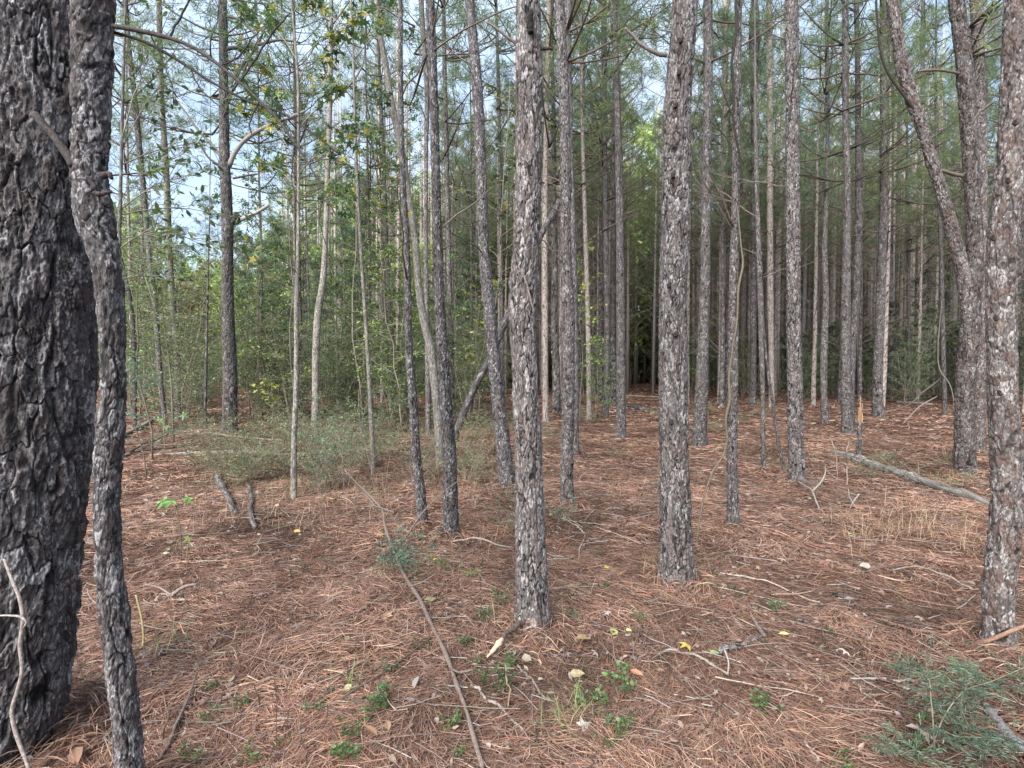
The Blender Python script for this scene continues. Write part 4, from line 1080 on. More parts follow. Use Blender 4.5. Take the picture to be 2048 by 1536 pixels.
# tilted pale stem in the thicket
Yt = ground_depth(850); Wt = trace([(755, 560, 4), (765, 650, 7), (773, 720, 8), (780, 790, 9), (787, 850, 10)], Yt)
bt = Wt[0, :3].copy(); bt[2] = float(gz(bt[0], bt[1])); Wt[0, 2] = bt[2] - .05
r = empty('hardwood_sapling', bt, 'tilted pale bare stem in the thicket left of the wavy pine', 'sapling')
link('trunk', bark_mesh('trunk', Wt[:, :3] - bt, Wt[:, 3], M_BARK_PALE, 20, .04, .03, .08, .001, seed=9, knots=1), r)

# ------------------------------------------------------------------ vines
def free_tube(name, label, cat, pts, Y=None, n=40, ns=6, col=(.2, .17, .1), wob=0., seed=3, mat=None, parent_stub=None):
    """pts (x, y, w, distance)"""
    out = []
    for x, y, w, d in pts:
        p, t = at_depth(x, y, d); out.append((*p, w / 2 / FPX * t))
    C = resample(np.array(out), n)
    C[:, :3] += smooth_wob(n, wob * 2, seed)
    b = C[0, :3].copy()
    a = Acc(); add_tube(a, C[:, :3] - b, np.maximum(C[:, 3], .001), ns, col)
    o = link(name, a.mesh(name, mat or M_WOOD)); o.location = b
    return tag(o, label, cat)
dJ = TREES['J'][2]
free_tube('climbing_vine', 'yellowish vine rising from the floor and hugging the slender pine', 'vine',
          [(1393, 1092, 3.2, 4.45), (1400, 1040, 3.4, 4.5), (1412, 985, 3.6, 4.55), (1428, 940, 3.8, 4.6), (1448, 908, 4, 4.7), (1455, 880, 4, dJ - .08), (1452, 840, 5, dJ - .09), (1461, 800, 6, dJ - .09), (1460, 760, 5, dJ - .08), (1466, 700, 4, dJ - .09), (1474, 640, 4, dJ - .08), (1478, 570, 4.5, dJ - .07), (1485, 530, 4.5, dJ - .06), (1480, 480, 3, dJ - .07), (1476, 430, 2, dJ - .06), (1473, 400, .8, dJ - .03)], col=(.15, .125, .085), n=70, wob=.002)
free_tube('climbing_vine', 'dark wavy vine dangling along the upper slender pine', 'vine',
          [(1482, 375, 3, dJ - .1), (1485, 340, 4, dJ - .1), (1478, 295, 4, dJ - .1), (1468, 240, 4.5, dJ - .1), (1470, 180, 4.5, dJ - .1), (1465, 120, 5, dJ - .1), (1473, 60, 5, dJ - .1), (1470, 0, 5, dJ - .1), (1474, -50, 5, dJ - .1)], col=(.035, .028, .024), n=50, wob=.003)
free_tube('hanging_root', 'pale smooth woody root curling down the massive dark trunk', 'vine',
          [(8, 1118, 5.0, 1.83), (24, 1160, 6.2, 1.8), (40, 1200, 6.8, 1.78), (46, 1240, 7.4, 1.77), (40, 1290, 7.4, 1.76), (44, 1340, 6.8, 1.75), (34, 1385, 6.8, 1.74), (24, 1420, 7.4, 1.73), (30, 1460, 7.4, 1.72), (44, 1500, 7.4, 1.71), (56, 1532, 6.8, 1.7), (64, 1575, 5.0, 1.69)], col=(.30, .25, .22), n=50)
free_tube('hanging_root', 'short pale tendril hooked across the massive dark trunk', 'vine',
          [(-10, 1232, 3, 1.74), (20, 1231, 4, 1.73), (44, 1235, 4.5, 1.73), (52, 1242, 4, 1.73), (48, 1255, 3, 1.74)], col=(.36, .31, .27), n=16)
free_tube('hanging_root', 'thin yellowish stem hooked beside the crooked slim trunk', 'vine',
          [(272, 1190, 4, 2.95), (282, 1230, 4, 2.93), (287, 1270, 4, 2.9), (286, 1300, 4, 2.86), (296, 1312, 3, 2.8)], col=(.38, .31, .15), n=16)
free_tube('climbing_vine', 'pale vine looping down the vine-tangled pine', 'vine',
          [(1884, 600, 1, 16.3), (1880, 640, 2, 16.3), (1876, 700, 2.2, 16.2), (1877, 730, 2.6, 16.2), (1884, 748, 2.6, 16), (1897, 764, 2.2, 15.8), (1906, 792, 1.8, 15.6), (1908, 828, 1.5, 15.5)], col=(.15, .13, .10), n=26)

# ================================================================== DEADWOOD ON THE FLOOR
def lying(name, label, pts, cat='stick', ns=8, n=26, col=(.16, .13, .11), lift=.0, wob=.006, seed=0, mat=None, bark=None, twigs=(), group=None):
    if name != 'split_tip': col = tuple(q * (.62 if max(col) > .3 else .85) for q in col)
    """pts: pixel (x, y, width, height above floor) of a piece lying on the floor"""
    out = []
    for q in pts:
        x, y, w = q[:3]; hh = q[3] if len(q) > 3 else 0
        d = ground_depth(y); p, t = at_depth(x, y, d)
        # look a little nearer when the piece is raised off the floor
        if hh: d = d * (1 - hh / EYE); p, t = at_depth(x, y, d)
        rr = w / 2 / FPX * t * (.95 if cat == 'log' else .74)
        out.append((p[0], p[1], float(gz(p[0], p[1])) + hh + rr * .6 + lift + .012, rr))
    C = resample(np.array(out), n)
    C[:, :3] += smooth_wob(n, wob, seed + len(pts) * 7 + int(pts[0][0])); C[:, 3] *= 1 + .18 * np.random.default_rng(int(pts[0][1])).normal(0, 1, n).clip(-1.5, 1.5)
    b = C[len(C) // 2, :3].copy(); b[2] = C[:, 2].min()
    o = None
    if bark:
        me = bark_mesh(name, C[:, :3] - b, C[:, 3], bark[0], bark[1], bark[2], bark[3], bark[4], bark[5], seed=seed + 3, knots=bark[6] if len(bark) > 6 else 4)
    else:
        a = Acc(); add_tube(a, C[:, :3] - b, np.maximum(C[:, 3], .0012), ns, col); me = a.mesh(name, mat or M_WOOD)
    if twigs:
        root = empty(name, b, label, cat, group)
        link('stem', me, root)
        for tp in twigs:
            a2 = []
            for q in tp:
                d = ground_depth(q[1]); hh = q[3] if len(q) > 3 else .02; d *= (1 - hh / EYE); p, t = at_depth(q[0], q[1], d)
                a2.append((p[0], p[1], float(gz(p[0], p[1])) + hh + .01, q[2] / 2 / FPX * t))
            C2 = resample(np.array(a2), 10); ac = Acc(); add_tube(ac, C2[:, :3] - b, C2[:, 3], 5, col)
            link('side_twig', ac.mesh('side_twig', M_WOOD), root)
        return root
    o = link(name, me); o.location = b
    return tag(o, label, cat, group)

LOG = (M_BARK_RED, 48, .02, .06, .14, .006)
lying('fallen_log', 'long weathered log lying behind the right-edge pine', [(1664, 905, 13), (1690, 912, 18), (1740, 930, 20), (1800, 952, 22), (1870, 980, 22), (1930, 1003, 22), (1990, 1026, 22), (2060, 1052, 22)], 'log', bark=(M_BARK_PALE, 70, .012, .05, .22, .006), lift=-.02, n=40)
lying('fallen_log', 'short mossy log pointing at the camera in the left clearing', [(434, 952, 12), (448, 985, 14), (460, 1008, 14), (470, 1032, 13)], 'log', bark=LOG)
lying('fallen_log', 'thinner crooked log beside the short mossy log', [(496, 970, 8), (503, 1000, 9), (501, 1030, 10), (511, 1060, 12)], 'log', bark=LOG)
lying('fallen_log', 'long straight fallen pole across the left clearing', [(300, 915, 5), (380, 912, 7), (470, 911, 8), (560, 911, 7), (660, 909, 6), (770, 905, 4)], 'log', col=(.36, .32, .28))
lying('fallen_log', 'pale fallen limb behind the dark left trunks', [(235, 878, 10), (262, 866, 9), (285, 854, 9), (305, 842, 8)], 'log', col=(.38, .34, .29))
lying('fallen_branch', 'dark branch slanting across the left clearing', [(258, 908, 5), (285, 893, 5, .05), (318, 878, 4, .1), (345, 868, 3, .14)], 'branch', col=(.08, .065, .055))
lying('fallen_branch', 'dark branch lying behind the long straight pole', [(360, 893, 6), (410, 889, 6), (470, 887, 5), (530, 886, 3)], 'branch', col=(.09, .07, .06))
lying('fallen_branch', 'slim grey branch behind the stout grey pine', [(330, 870, 3), (400, 868, 4), (470, 874, 5), (560, 878, 4)], 'branch', col=(.3, .26, .22))
lying('fallen_branch', 'thin dark branch ending near the dark left trunks', [(248, 915, 4), (300, 902, 5), (350, 897, 4)], 'branch', col=(.08, .065, .055))
lying('fallen_log', 'curved dead log beyond the narrow lone pine', [(1258, 814, 6), (1270, 818, 9), (1285, 823, 10), (1298, 824, 8)], 'log', bark=(M_BARK_DARK, 20, .04, .06, .14, .006))
lying('fallen_log', 'thin pole lying across the open lane in the far stand', [(1195, 793, 3), (1240, 793, 4), (1290, 795, 4), (1320, 796, 4)], 'log', col=(.3, .25, .21))
lying('fallen_log', 'pale log lying beyond the dark evergreens', [(1795, 806, 6), (1830, 808, 6), (1866, 810, 5)], 'log', col=(.40, .36, .33))
lying('fallen_log', 'dark log behind the pale distant log', [(1822, 794, 4), (1846, 795, 5), (1876, 798, 5)], 'log', col=(.07, .055, .05))
lying('fallen_branch', 'raised bare branch sloping down left of the forked pine', [(1770, 827, 4), (1800, 818, 4, .15), (1840, 790, 4, .55), (1880, 752, 3, 1.0)], 'branch', col=(.17, .14, .12))
lying('fallen_branch', 'second bare branch propped below the sloping one', [(1806, 846, 3), (1840, 815, 4, .35), (1874, 795, 3, .6)], 'branch', col=(.24, .2, .17))
lying('fallen_branch', 'dark twig on the needles between the vine-wrapped pine and the grey pine', [(1385, 917, 4), (1420, 924, 4), (1455, 934, 6), (1492, 938, 3)], 'branch', col=(.12, .09, .075))
lying('fallen_branch', 'forked white twig standing at the pale scaly pine foot', [(1592, 957, 4, .05), (1610, 970, 4, .12), (1624, 982, 5, .12), (1634, 1003, 4, .06), (1640, 1022, 3)], 'branch', col=(.40, .35, .31), twigs=([(1624, 982, 4, .12), (1640, 966, 4, .2), (1650, 948, 3, .28), (1650, 930, 2, .34)],))
lying('fallen_branch', 'tiny white V-shaped twig right of the pale scaly pine', [(1697, 1020, 3), (1710, 1003, 4, .06), (1718, 990, 5, .12)], 'branch', col=(.46, .42, .39), twigs=([(1706, 1008, 3, .05), (1712, 1015, 3, .03), (1713, 1024, 3, .0)], [(1706, 1008, 3, .05), (1698, 990, 2, .1), (1697, 975, 2, .15)]))
lying('fallen_branch', 'upright bare stem in front of the long weathered log', [(1694, 972, 3), (1694, 940, 3, .2), (1693, 900, 3, .5), (1698, 882, 2, .6)], 'branch', col=(.42, .34, .28))
lying('fallen_branch', 'bent pale twig leaning on the end of the weathered log', [(1675, 955, 2), (1674, 920, 3, .25), (1668, 893, 3, .45), (1655, 875, 2, .5)], 'branch', col=(.40, .34, .29))
lying('long_stick', 'long stick running from the middle clearing to the bottom edge', [(690, 945, 4, .5), (712, 968, 5, .38), (738, 992, 6, .26), (762, 1022, 6, .14), (770, 1060, 7, .08), (786, 1100, 8, .03), (802, 1145, 9), (818, 1180, 11), (838, 1220, 10), (858, 1262, 10), (878, 1305, 11), (900, 1360, 10), (916, 1410, 12), (935, 1460, 11), (950, 1510, 13), (965, 1560, 12)],
      'stick', col=(.21, .165, .14), n=60, ns=10, wob=.004, lift=.016, twigs=([(818, 1180, 4, .03), (850, 1172, 3, .08), (872, 1158, 2, .12)], [(858, 1262, 4, .03), (836, 1280, 3, .05), (822, 1300, 2, .05)], [(900, 1360, 5, .03), (925, 1368, 4, .07), (945, 1362, 3, .1)], [(757, 1020, 3, .14), (790, 1032, 4, .12), (740, 1010, 2, .2)], [(786, 1110, 4, .04), (815, 1070, 4, .25), (845, 1030, 3, .4), (890, 985, 2, .55), (925, 960, 2, .6)], [(757, 1020, 3, .14), (720, 985, 3, .3), (700, 1010, 2, .2)]))
lying('thin_stick', 'thin pale stick joining the long stick near the bottom', [(797, 1258, 4), (815, 1295, 5), (832, 1330, 6), (862, 1368, 6), (890, 1398, 6), (905, 1410, 5)], 'stick', col=(.34, .26, .19))
lying('thin_stick', 'dark stick left of the long stick', [(704, 1263, 10), (730, 1283, 10), (760, 1297, 9), (800, 1305, 6)], 'stick', col=(.2, .13, .105))
r = lying('broken_stick', 'snapped branch with a cream split tip at the centre pine foot', [(1054, 1256, 14, .085), (1036, 1272, 14, .07), (1018, 1288, 13, .055), (1004, 1302, 12, .045)], 'stick', col=(.12, .085, .07), twigs=([(1056, 1262, 3, .06), (1070, 1240, 2, .1)],))
tp = lying('split_tip', '', [(1008, 1298, 11, .048), (999, 1309, 15, .042), (988, 1322, 12, .03), (974, 1336, 4, .018)], 'x', col=(.60, .44, .30), n=12, wob=0)
tp.location = tp.location - r.location; tp.parent = r
del tp['category']; tp['label'] = 'cream split wood where the bark is torn off'
lying('thin_stick', 'grey stick lying at bottom centre pointing right', [(942, 1396, 8), (965, 1412, 8), (995, 1436, 8), (1022, 1458, 7), (1046, 1478, 6)], 'stick', col=(.42, .37, .34))
lying('thin_stick', 'pale short stick right of the split tip', [(1035, 1354, 6), (1055, 1374, 6), (1075, 1398, 6), (1090, 1418, 7)], 'stick', col=(.38, .31, .27))
lying('thin_stick', 'reddish thin stick meeting the pale short stick', [(1096, 1414, 5), (1082, 1432, 5), (1062, 1460, 5)], 'stick', col=(.32, .2, .15))
lying('thin_stick', 'whitish stick near the bottom edge right of centre', [(1042, 1500, 4), (1085, 1490, 6), (1125, 1487, 6), (1150, 1478, 6), (1172, 1468, 5)], 'stick', col=(.45, .38, .33))
lying('thin_stick', 'arched yellowish stem left of the bottom-centre seedlings', [(1000, 1352, 3, .06), (1008, 1352, 3, .1), (1015, 1370, 4, .1), (1017, 1400, 4, .05), (1016, 1438, 4)], 'stick', col=(.36, .27, .17))
lying('bent_twig', 'white bent twig on the needles right of the centre pine', [(1318, 1322, 4), (1340, 1316, 6), (1370, 1317, 6), (1400, 1326, 7), (1430, 1345, 7), (1455, 1361, 6)], 'stick', col=(.44, .38, .33), twigs=([(1455, 1361, 4, .0), (1457, 1335, 4, .05), (1447, 1305, 4, .1)],))
lying('rotten_branch', 'rotting barky branch piece behind the white bent twig', [(1436, 1320, 16), (1460, 1310, 18), (1482, 1305, 15), (1505, 1294, 12), (1526, 1290, 8)], 'branch', bark=(M_BARK_RED, 40, .006, .02, .05, .004, 3), twigs=([(1530, 1290, 10, .0), (1516, 1270, 9, .05), (1505, 1250, 7, .1)],))
lying('thin_stick', 'pale line-like stick left of the small bark piece', [(1440, 1158, 4), (1480, 1163, 5), (1530, 1170, 4), (1580, 1187, 4), (1645, 1212, 4)], 'stick', col=(.52, .45, .38))
lying('rotten_branch', 'small bark-covered stick piece on the open needles at right', [(1664, 1196, 9), (1685, 1200, 10), (1718, 1205, 8)], 'branch', bark=(M_BARK, 30, .008, .02, .05, .004, 2))
lying('fallen_branch', 'long rusty branch running to the foot of the right-edge pine', [(1750, 1240, 6), (1800, 1258, 9), (1860, 1270, 11), (1920, 1285, 14), (1960, 1300, 15), (2010, 1320, 15), (2070, 1340, 15)], 'branch', col=(.27, .165, .12), twigs=([(1945, 1296, 9, .02), (1985, 1285, 9, .08), (2020, 1272, 8, .14), (2060, 1258, 7, .18)], [(1960, 1300, 5, .0), (1940, 1280, 5, .06), (1925, 1265, 4, .1)]))
lying('thin_stick', 'white stick pointing into the green bush at bottom right', [(1700, 1365, 5), (1740, 1367, 6), (1780, 1369, 6), (1830, 1372, 6)], 'stick', col=(.50, .44, .40))
lying('thin_stick', 'thin pale stick below the white one at right', [(1706, 1370, 3), (1735, 1398, 4), (1770, 1425, 3)], 'stick', col=(.45, .38, .33))
lying('fallen_log', 'grey log end at the bottom right corner under the bush', [(1975, 1430, 16), (2005, 1470, 20), (2035, 1510, 24), (2075, 1565, 28)], 'log', col=(.36, .34, .35), n=14)
lying('rotten_branch', 'half-buried barky stick at the bottom right of centre', [(1525, 1478, 14), (1548, 1496, 15), (1570, 1515, 14), (1592, 1536, 13)], 'branch', bark=(M_BARK_RED, 36, .008, .02, .06, .004, 2))
lying('thin_stick', 'small pale upright stick at the bottom edge', [(1610, 1495, 5, .06), (1620, 1512, 6, .03), (1636, 1540, 6)], 'stick', col=(.50, .42, .36))
lying('fallen_branch', 'pair of dark mossy sticks right of the crooked slim trunk', [(318, 1530, 9), (338, 1495, 10), (355, 1450, 10), (372, 1420, 9), (395, 1372, 6), (405, 1355, 4)], 'branch', col=(.17, .13, .11), twigs=([(345, 1470, 6, .02), (375, 1400, 6, .05), (394, 1345, 5, .1)],))
lying('fallen_branch', 'white twig crossing a dark knot left of the clearing', [(250, 1172, 5), (285, 1178, 5), (320, 1185, 5), (345, 1192, 4), (370, 1188, 2)], 'branch', col=(.27, .22, .19), twigs=([(345, 1192, 9, .03), (365, 1178, 7, .06), (395, 1168, 4, .08)], [(345, 1192, 4, .0), (315, 1172, 4, .05), (290, 1166, 3, .08)]))
lying('fallen_branch', 'arched pale branch from the close pair to the centre pine', [(898, 1090, 5), (930, 1083, 5, .06), (965, 1084, 5, .1), (995, 1095, 5, .06), (1030, 1102, 4)], 'branch', col=(.42, .35, .31))
lying('thin_stick', 'curved thin twig right of the large centre pine', [(1130, 1046, 3), (1155, 1060, 4), (1169, 1076, 4), (1162, 1100, 4), (1157, 1130, 3)], 'stick', col=(.44, .36, .31))
lying('thin_stick', 'crossed short stick on the needles below the narrow lone pine', [(1226, 1040, 4), (1232, 1055, 4), (1240, 1076, 4)], 'stick', col=(.36, .29, .25), twigs=([(1228, 1054, 4, .01), (1262, 1050, 3, .01), (1300, 1043, 3, .01)],))
lying('thin_stick', 'thin stick beside the yellow leaf right of the centre pine', [(1222, 1147, 4), (1245, 1160, 5), (1270, 1174, 4)], 'stick', col=(.36, .28, .24))
lying('fallen_branch', 'brownish branch behind the centre pine toward the left', [(845, 880, 6), (880, 884, 6), (905, 888, 5)], 'branch', col=(.33, .28, .24))
lying('fallen_branch', 'sagging branch across the needles near the right-edge pine', [(1780, 1145, 3), (1830, 1138, 4, .04), (1880, 1150, 5, .05), (1945, 1182, 5)], 'branch', col=(.4, .32, .26))
# scattered anonymous sticks
for k in range(70):
    d = 2.2 + 8 * rg.uniform() ** 1.3; px = rg.uniform(200, 2040); x0 = (px - 1024) / 1000 * d
    az = rg.uniform(0, 6.28); l = rg.uniform(.15, .55) * (1 + d * .06)
    kk = np.linspace(-.5, .5, 8)[:, None]; h = np.array([math.cos(az), math.sin(az), 0])
    P = np.array([x0, d, 0]) + h * l * kk + np.cumsum(rg.normal(0, .01, (8, 3)), 0)
    r = rg.uniform(.0025, .006)
    P[:, 2] = gz(P[:, 0], P[:, 1]) + .016 + r + .03 * rg.uniform() * (kk[:, 0] + .5)
    a = Acc(); pal = [(.36, .29, .24), (.22, .16, .13), (.46, .4, .36), (.28, .19, .14), (.14, .11, .09)]
    b = P[0].copy(); add_tube(a, P - b, np.linspace(r, r * .5, 8), 5, pal[k % 5])
    o = link('twig', a.mesh('twig', M_WOOD)); o.location = b
    tag(o, 'small loose dead twig on the needle floor', 'twig', 'loose twigs on the needles')

# snapped stump with bright torn wood
Ys = ground_depth(912); Ws = trace([(1720, 845, 10), (1719, 870, 10.5), (1718, 912, 12)], Ys); bs_ = Ws[0, :3].copy(); bs_[2] = float(gz(bs_[0], bs_[1])); Ws[0, 2] = bs_[2] - .08
r = empty('broken_stump', bs_, 'thin snapped-off dead stem with bright orange torn wood on top', 'stump')
link('trunk', bark_mesh('trunk', Ws[:, :3] - bs_, Ws[:, 3], M_BARK_DARK, 36, .015, .03, .06, .004, seed=8, knots=3), r)
for q, (x0, x1, y1, w, c) in enumerate(((1720, 1721, 793, 4, (.25, .16, .10)), (1717, 1718, 815, 5, (.22, .14, .1)), (1722, 1725, 806, 3, (.27, .18, .12)), (1719, 1720, 803, 3, (.3, .18, .1)), (1723, 1723, 824, 3, (.38, .22, .12)))):
    a, C = px_tube([(x0, 848, w), (x0 + 1, 830, w), (x1, y1, w * .45)], Ys, 8, 6, c, bs_, wob=.004, seed=q)
    link('splinter', a.mesh('splinter', M_WOOD), r)
# rotten little stump in the thicket
Yr = ground_depth(842); Wr = trace([(728, 822, 9), (727, 832, 12), (726, 842, 17)], Yr); br_ = Wr[0, :3].copy(); br_[2] = float(gz(br_[0], br_[1])); Wr[0, 2] = br_[2] - .05
r = empty('rotten_stump', br_, 'small dark rotten stump in front of the thicket', 'stump')
link('trunk', bark_mesh('trunk', Wr[:, :3] - br_, Wr[:, 3], M_BARK_DARK, 30, .02, .05, .1, .012, seed=10), r)

# ================================================================== FOREGROUND PLANTS AND LEAVES
def gpt(px, py):
    d = ground_depth(py); p, t = at_depth(px, py, d)
    return p[0], p[1], float(gz(p[0], p[1]))
SEED = [plant(1200 + k, .16 + .03 * k, .13, 4, 4, 5, .042, BROAD, [(.085, .145, .05), (.10, .17, .06), (.07, .115, .045), (.12, .16, .06)], .0018, (.14, .15, .08), .8, .3, leaf_r=.08) for k in range(4)]
FERNY = [plant(1210 + k, .22, .17, 5, 6, 16, .017, OVAL, G_BLUE, .002, (.16, .15, .1), .9, .15, leaf_r=.12) for k in range(3)]
YELG = [plant(1220 + k, .14, .12, 4, 4, 8, .022, OVAL, [(.22, .28, .08), (.17, .24, .08)], .0015, (.2, .2, .1), .8, .2, leaf_r=.12) for k in range(2)]
def small(px, py, bank, k, s, label, group=None):
    place('seedling', label, 'plant', group, zip(('stem', 'foliage'), bank[k % len(bank)]), gpt(px, py), rg.uniform(0, 6.28), s * (.62 if bank is not FERNY else .8))
small(738, 1440, SEED, 0, 1.1, 'leafy green seedling at bottom left of centre, upper of two')
small(722, 1478, SEED, 1, .8, 'leafy green seedling just below the upper bottom-left one')
small(695, 1530, SEED, 2, .8, 'green seedling at the bottom edge left of centre')
small(990, 1412, SEED, 3, 1.0, 'broad green seedling between the pale sticks at bottom centre')
small(1028, 1345, SEED, 0, .6, 'little green seedling right of the cream split tip')
small(1180, 1420, SEED, 1, .8, 'green seedling with grass blades right of bottom centre')
small(1245, 1400, SEED, 2, 1.0, 'bright blue-green broad-leaved seedling right of bottom centre')
small(1230, 1495, SEED, 3, .7, 'pale green seedling near the bottom edge right of centre')
small(1690, 1545, SEED, 1, .6, 'sprout at the bottom edge left of the green bush')
small(1502, 1420, SEED, 0, .7, 'small green sprout left of the white stick at right')
small(1545, 1435, SEED, 2, .6, 'trailing green sprout right of the small one')
small(1548, 1230, SEED, 1, .7, 'green sprout above the rotting barky branch')
small(1005, 1225, SEED, 3, .9, 'trailing green plant at the left side of the centre pine foot')
small(980, 1262, SEED, 0, .8, 'lower end of the trailing greenery left of the centre pine foot')
small(925, 1308, SEED, 2, .6, 'faint green sprout beside the long stick')
small(845, 1320, SEED, 1, .6, 'green tuft under the thin pale stick')
small(822, 1155, FERNY, 0, 1.9, 'blue-green needle-leaved clump right of the long stick')
small(800, 1120, FERNY, 1, 1.6, 'upper blue-green clump touching the long stick')
small(770, 1150, FERNY, 2, 1.4, 'grey-green clump left of the long stick')
small(880, 1150, YELG, 0, 1.4, 'yellow-green sprout right of the blue-green clump')
small(945, 1160, YELG, 1, 1.2, 'pale yellow-green sprout nearer the centre pine')
small(1128, 1052, FERNY, 1, 1.3, 'green tuft right of the large centre pine')
small(1310, 980, FERNY, 0, .9, 'tiny green tuft left of the black and silver pine')
for k in range(46):
    small(rg.uniform(260, 1900), 1060 + 470 * rg.uniform(), SEED + YELG, int(rg.integers(0, 6)), rg.uniform(.3, .6), 'tiny green sprout scattered on the needle floor', 'tiny sprouts on the needles')

# grass: a few green blades and the straw patch
def grass(name, label, spots, pal, hgt, seed, wid=.004):
    r_ = np.random.default_rng(seed); acc = Acc()
    for (px, py, n, sp) in spots:
        x, y, z = gpt(px, py)
        bx = x + r_.normal(0, sp, n); by = y + r_.normal(0, sp, n); bz = gz(bx, by)
        az = r_.uniform(0, 6.28, n); L = hgt * r_.uniform(.35, 1.15, n); ln = r_.uniform(.35, 1.25, n)
        h = np.stack([np.cos(az), np.sin(az), 0 * az], 1); s = np.stack([-np.sin(az), np.cos(az), 0 * az], 1)
        V = []
        for k, w in ((0, 1), (.5, .8), (1, .2)):
            p = np.stack([bx, by, bz], 1) + h * (L * ln * k ** 1.7)[:, None] + np.array([0, 0, 1]) * (L * (k - .35 * ln * k * k))[:, None]
            V += [p - s * wid * w / 2, p + s * wid * w / 2]
        V = np.stack(V, 1); F = (np.array([[0, 1, 3, 2], [2, 3, 5, 4]])[None] + (np.arange(n) * 6)[:, None, None]).reshape(-1, 4)
        acc.add(V.reshape(-1, 3), F, np.repeat(pick(r_, n, pal), 6, 0))
    o = link(name, acc.mesh(name, M_LITTER, False)); tag(o, label, 'grass', kind='stuff')
grass('dry_grass', 'straw-coloured dry grass in thin patches', [(1800, 1060, 170, .22), (1870, 1045, 150, .25), (1745, 1075, 90, .2), (1930, 1095, 120, .22), (1900, 960, 90, .35), (1830, 900, 150, .7), (960, 950, 240, .6), (900, 900, 240, .8), (700, 960, 200, .6), (420, 940, 240, .7), (560, 1010, 160, .5), (1560, 900, 120, .6), (880, 985, 160, .5), (340, 1060, 90, .35), (620, 1060, 120, .4), (960, 1080, 90, .3), (1350, 1180, 90, .13), (1075, 1275, 60, .11)],
      [(.33, .22, .135), (.27, .165, .10), (.38, .28, .18), (.22, .16, .10)], .24, 3, .0032)
grass('green_grass', 'sparse green grass blades', [(1125, 1470, 26, .05), (1150, 1440, 16, .05), (700, 1385, 14, .03), (590, 980, 120, .3), (1350, 1165, 30, .15), (470, 965, 110, .4), (330, 1290, 20, .08), (760, 990, 90, .3)], [(.14, .19, .06), (.19, .22, .08), (.12, .16, .06)], .2, 4, .004)

# dark green feathery bush in the bottom right corner
def corner_bush():
    rgs = np.random.default_rng(61); x, y, z = gpt(1870, 1520)
    r_ = empty('feathery_bush', (x, y, z), 'dark blue-green feathery bush with pale stems in the bottom right corner', 'bush')
    def st(pts):
        out = []
        for px, py, w, d in pts:
            p, t = at_depth(px, py, d); out.append((*p, w / 2 / FPX * t))
        return resample(np.array(out), 16)
    stems = [[(1872, 1560, 9, 1.98), (1868, 1480, 8, 2.0), (1862, 1400, 7, 2.05), (1850, 1350, 6, 2.15), (1800, 1340, 4, 2.2), (1762, 1325, 3, 2.25)],
             [(1868, 1480, 8, 2.0), (1890, 1430, 6, 2.05), (1925, 1385, 5, 2.1), (1985, 1362, 4, 2.15), (2060, 1330, 4, 2.2)],
             [(1868, 1450, 6, 2.0), (1905, 1470, 5, 1.95), (1960, 1475, 4, 1.9), (2040, 1490, 3, 1.85)],
             [(1925, 1385, 4, 2.1), (1922, 1430, 4, 2.05), (1935, 1490, 3, 2.0)],
             [(1855, 1360, 4, 2.12), (1900, 1345, 4, 2.2), (1960, 1352, 3, 2.25), (2040, 1400, 3, 2.2)],
             [(1868, 1520, 5, 1.98), (1830, 1500, 4, 1.95), (1800, 1510, 3, 1.9)]]
    pal = [(.09, .145, .095), (.115, .175, .12), (.07, .115, .08), (.15, .20, .14), (.16, .16, .09)]
    for i, pts in enumerate(stems):
        C = st(pts); a = Acc(); add_tube(a, C[:, :3] - (x, y, z), C[:, 3] * .4, 6, (.17, .165, .12)); s_ = link('stem', a.mesh('stem', M_TWIG), r_)
        fo = Acc()
        for q in range(19):
            f = rgs.uniform(.25 if i < 2 else .05, 1); c = np.array([np.interp(f, np.linspace(0, 1, 16), C[:, k]) for k in range(3)])
            if i == 0 and f < .4: continue
            d = rgs.normal(0, 1, 3) * [1, 1, .35]; d /= np.linalg.norm(d); l = rgs.uniform(.06, .2)
            n = 40; ff = rgs.uniform(0, 1, n); P = c + d * l * ff[:, None] + rgs.normal(0, .004, (n, 3))
            sd = np.cross(d, [0, 0, 1]); sg = rgs.choice([-1, 1], n)
            D = d * .7 + sd * sg[:, None] + rgs.normal(0, .25, (n, 3))
            put_leaves(fo, P - (x, y, z), D, rgs.uniform(.015, .028, n), (OVAL[0] * [1, .5, 1], OVAL[1]), pick(rgs, n, pal), rgs)
        link('foliage', fo.mesh('foliage', M_LEAF, False), r_)
corner_bush()

# bright leaves held on thin stems near the dark left trunks
def held_leaves(label, stem, leaves, d, size, pal, seed):
    rgs = np.random.default_rng(seed)
    C = []
    for px, py, w in stem:
        p, t = at_depth(px, py, d); C.append((*p, w / 2 / FPX * t))
    C = resample(np.array(C), 12); b = C[0, :3].copy(); b[2] = float(gz(b[0], b[1]))
    r_ = empty('maple_seedling', b, label, 'plant'); a = Acc(); add_tube(a, C[:, :3] - b, C[:, 3] * .6, 5, (.14, .13, .09)); link('stem', a.mesh('stem', M_TWIG), r_)
    for px, py, s in leaves:
        p, t = at_depth(px, py, d); fo = Acc(); D = rgs.normal(0, .5, (1, 3)) + [[.3, -.2, -.5]]
        put_leaves(fo, p[None] - b, D, np.array([size * s]), STAR, pick(rgs, 1, pal), rgs, np.array([[.1, -1., .75]]))
        link('leaf', fo.mesh('leaf', M_LEAF, False), r_)
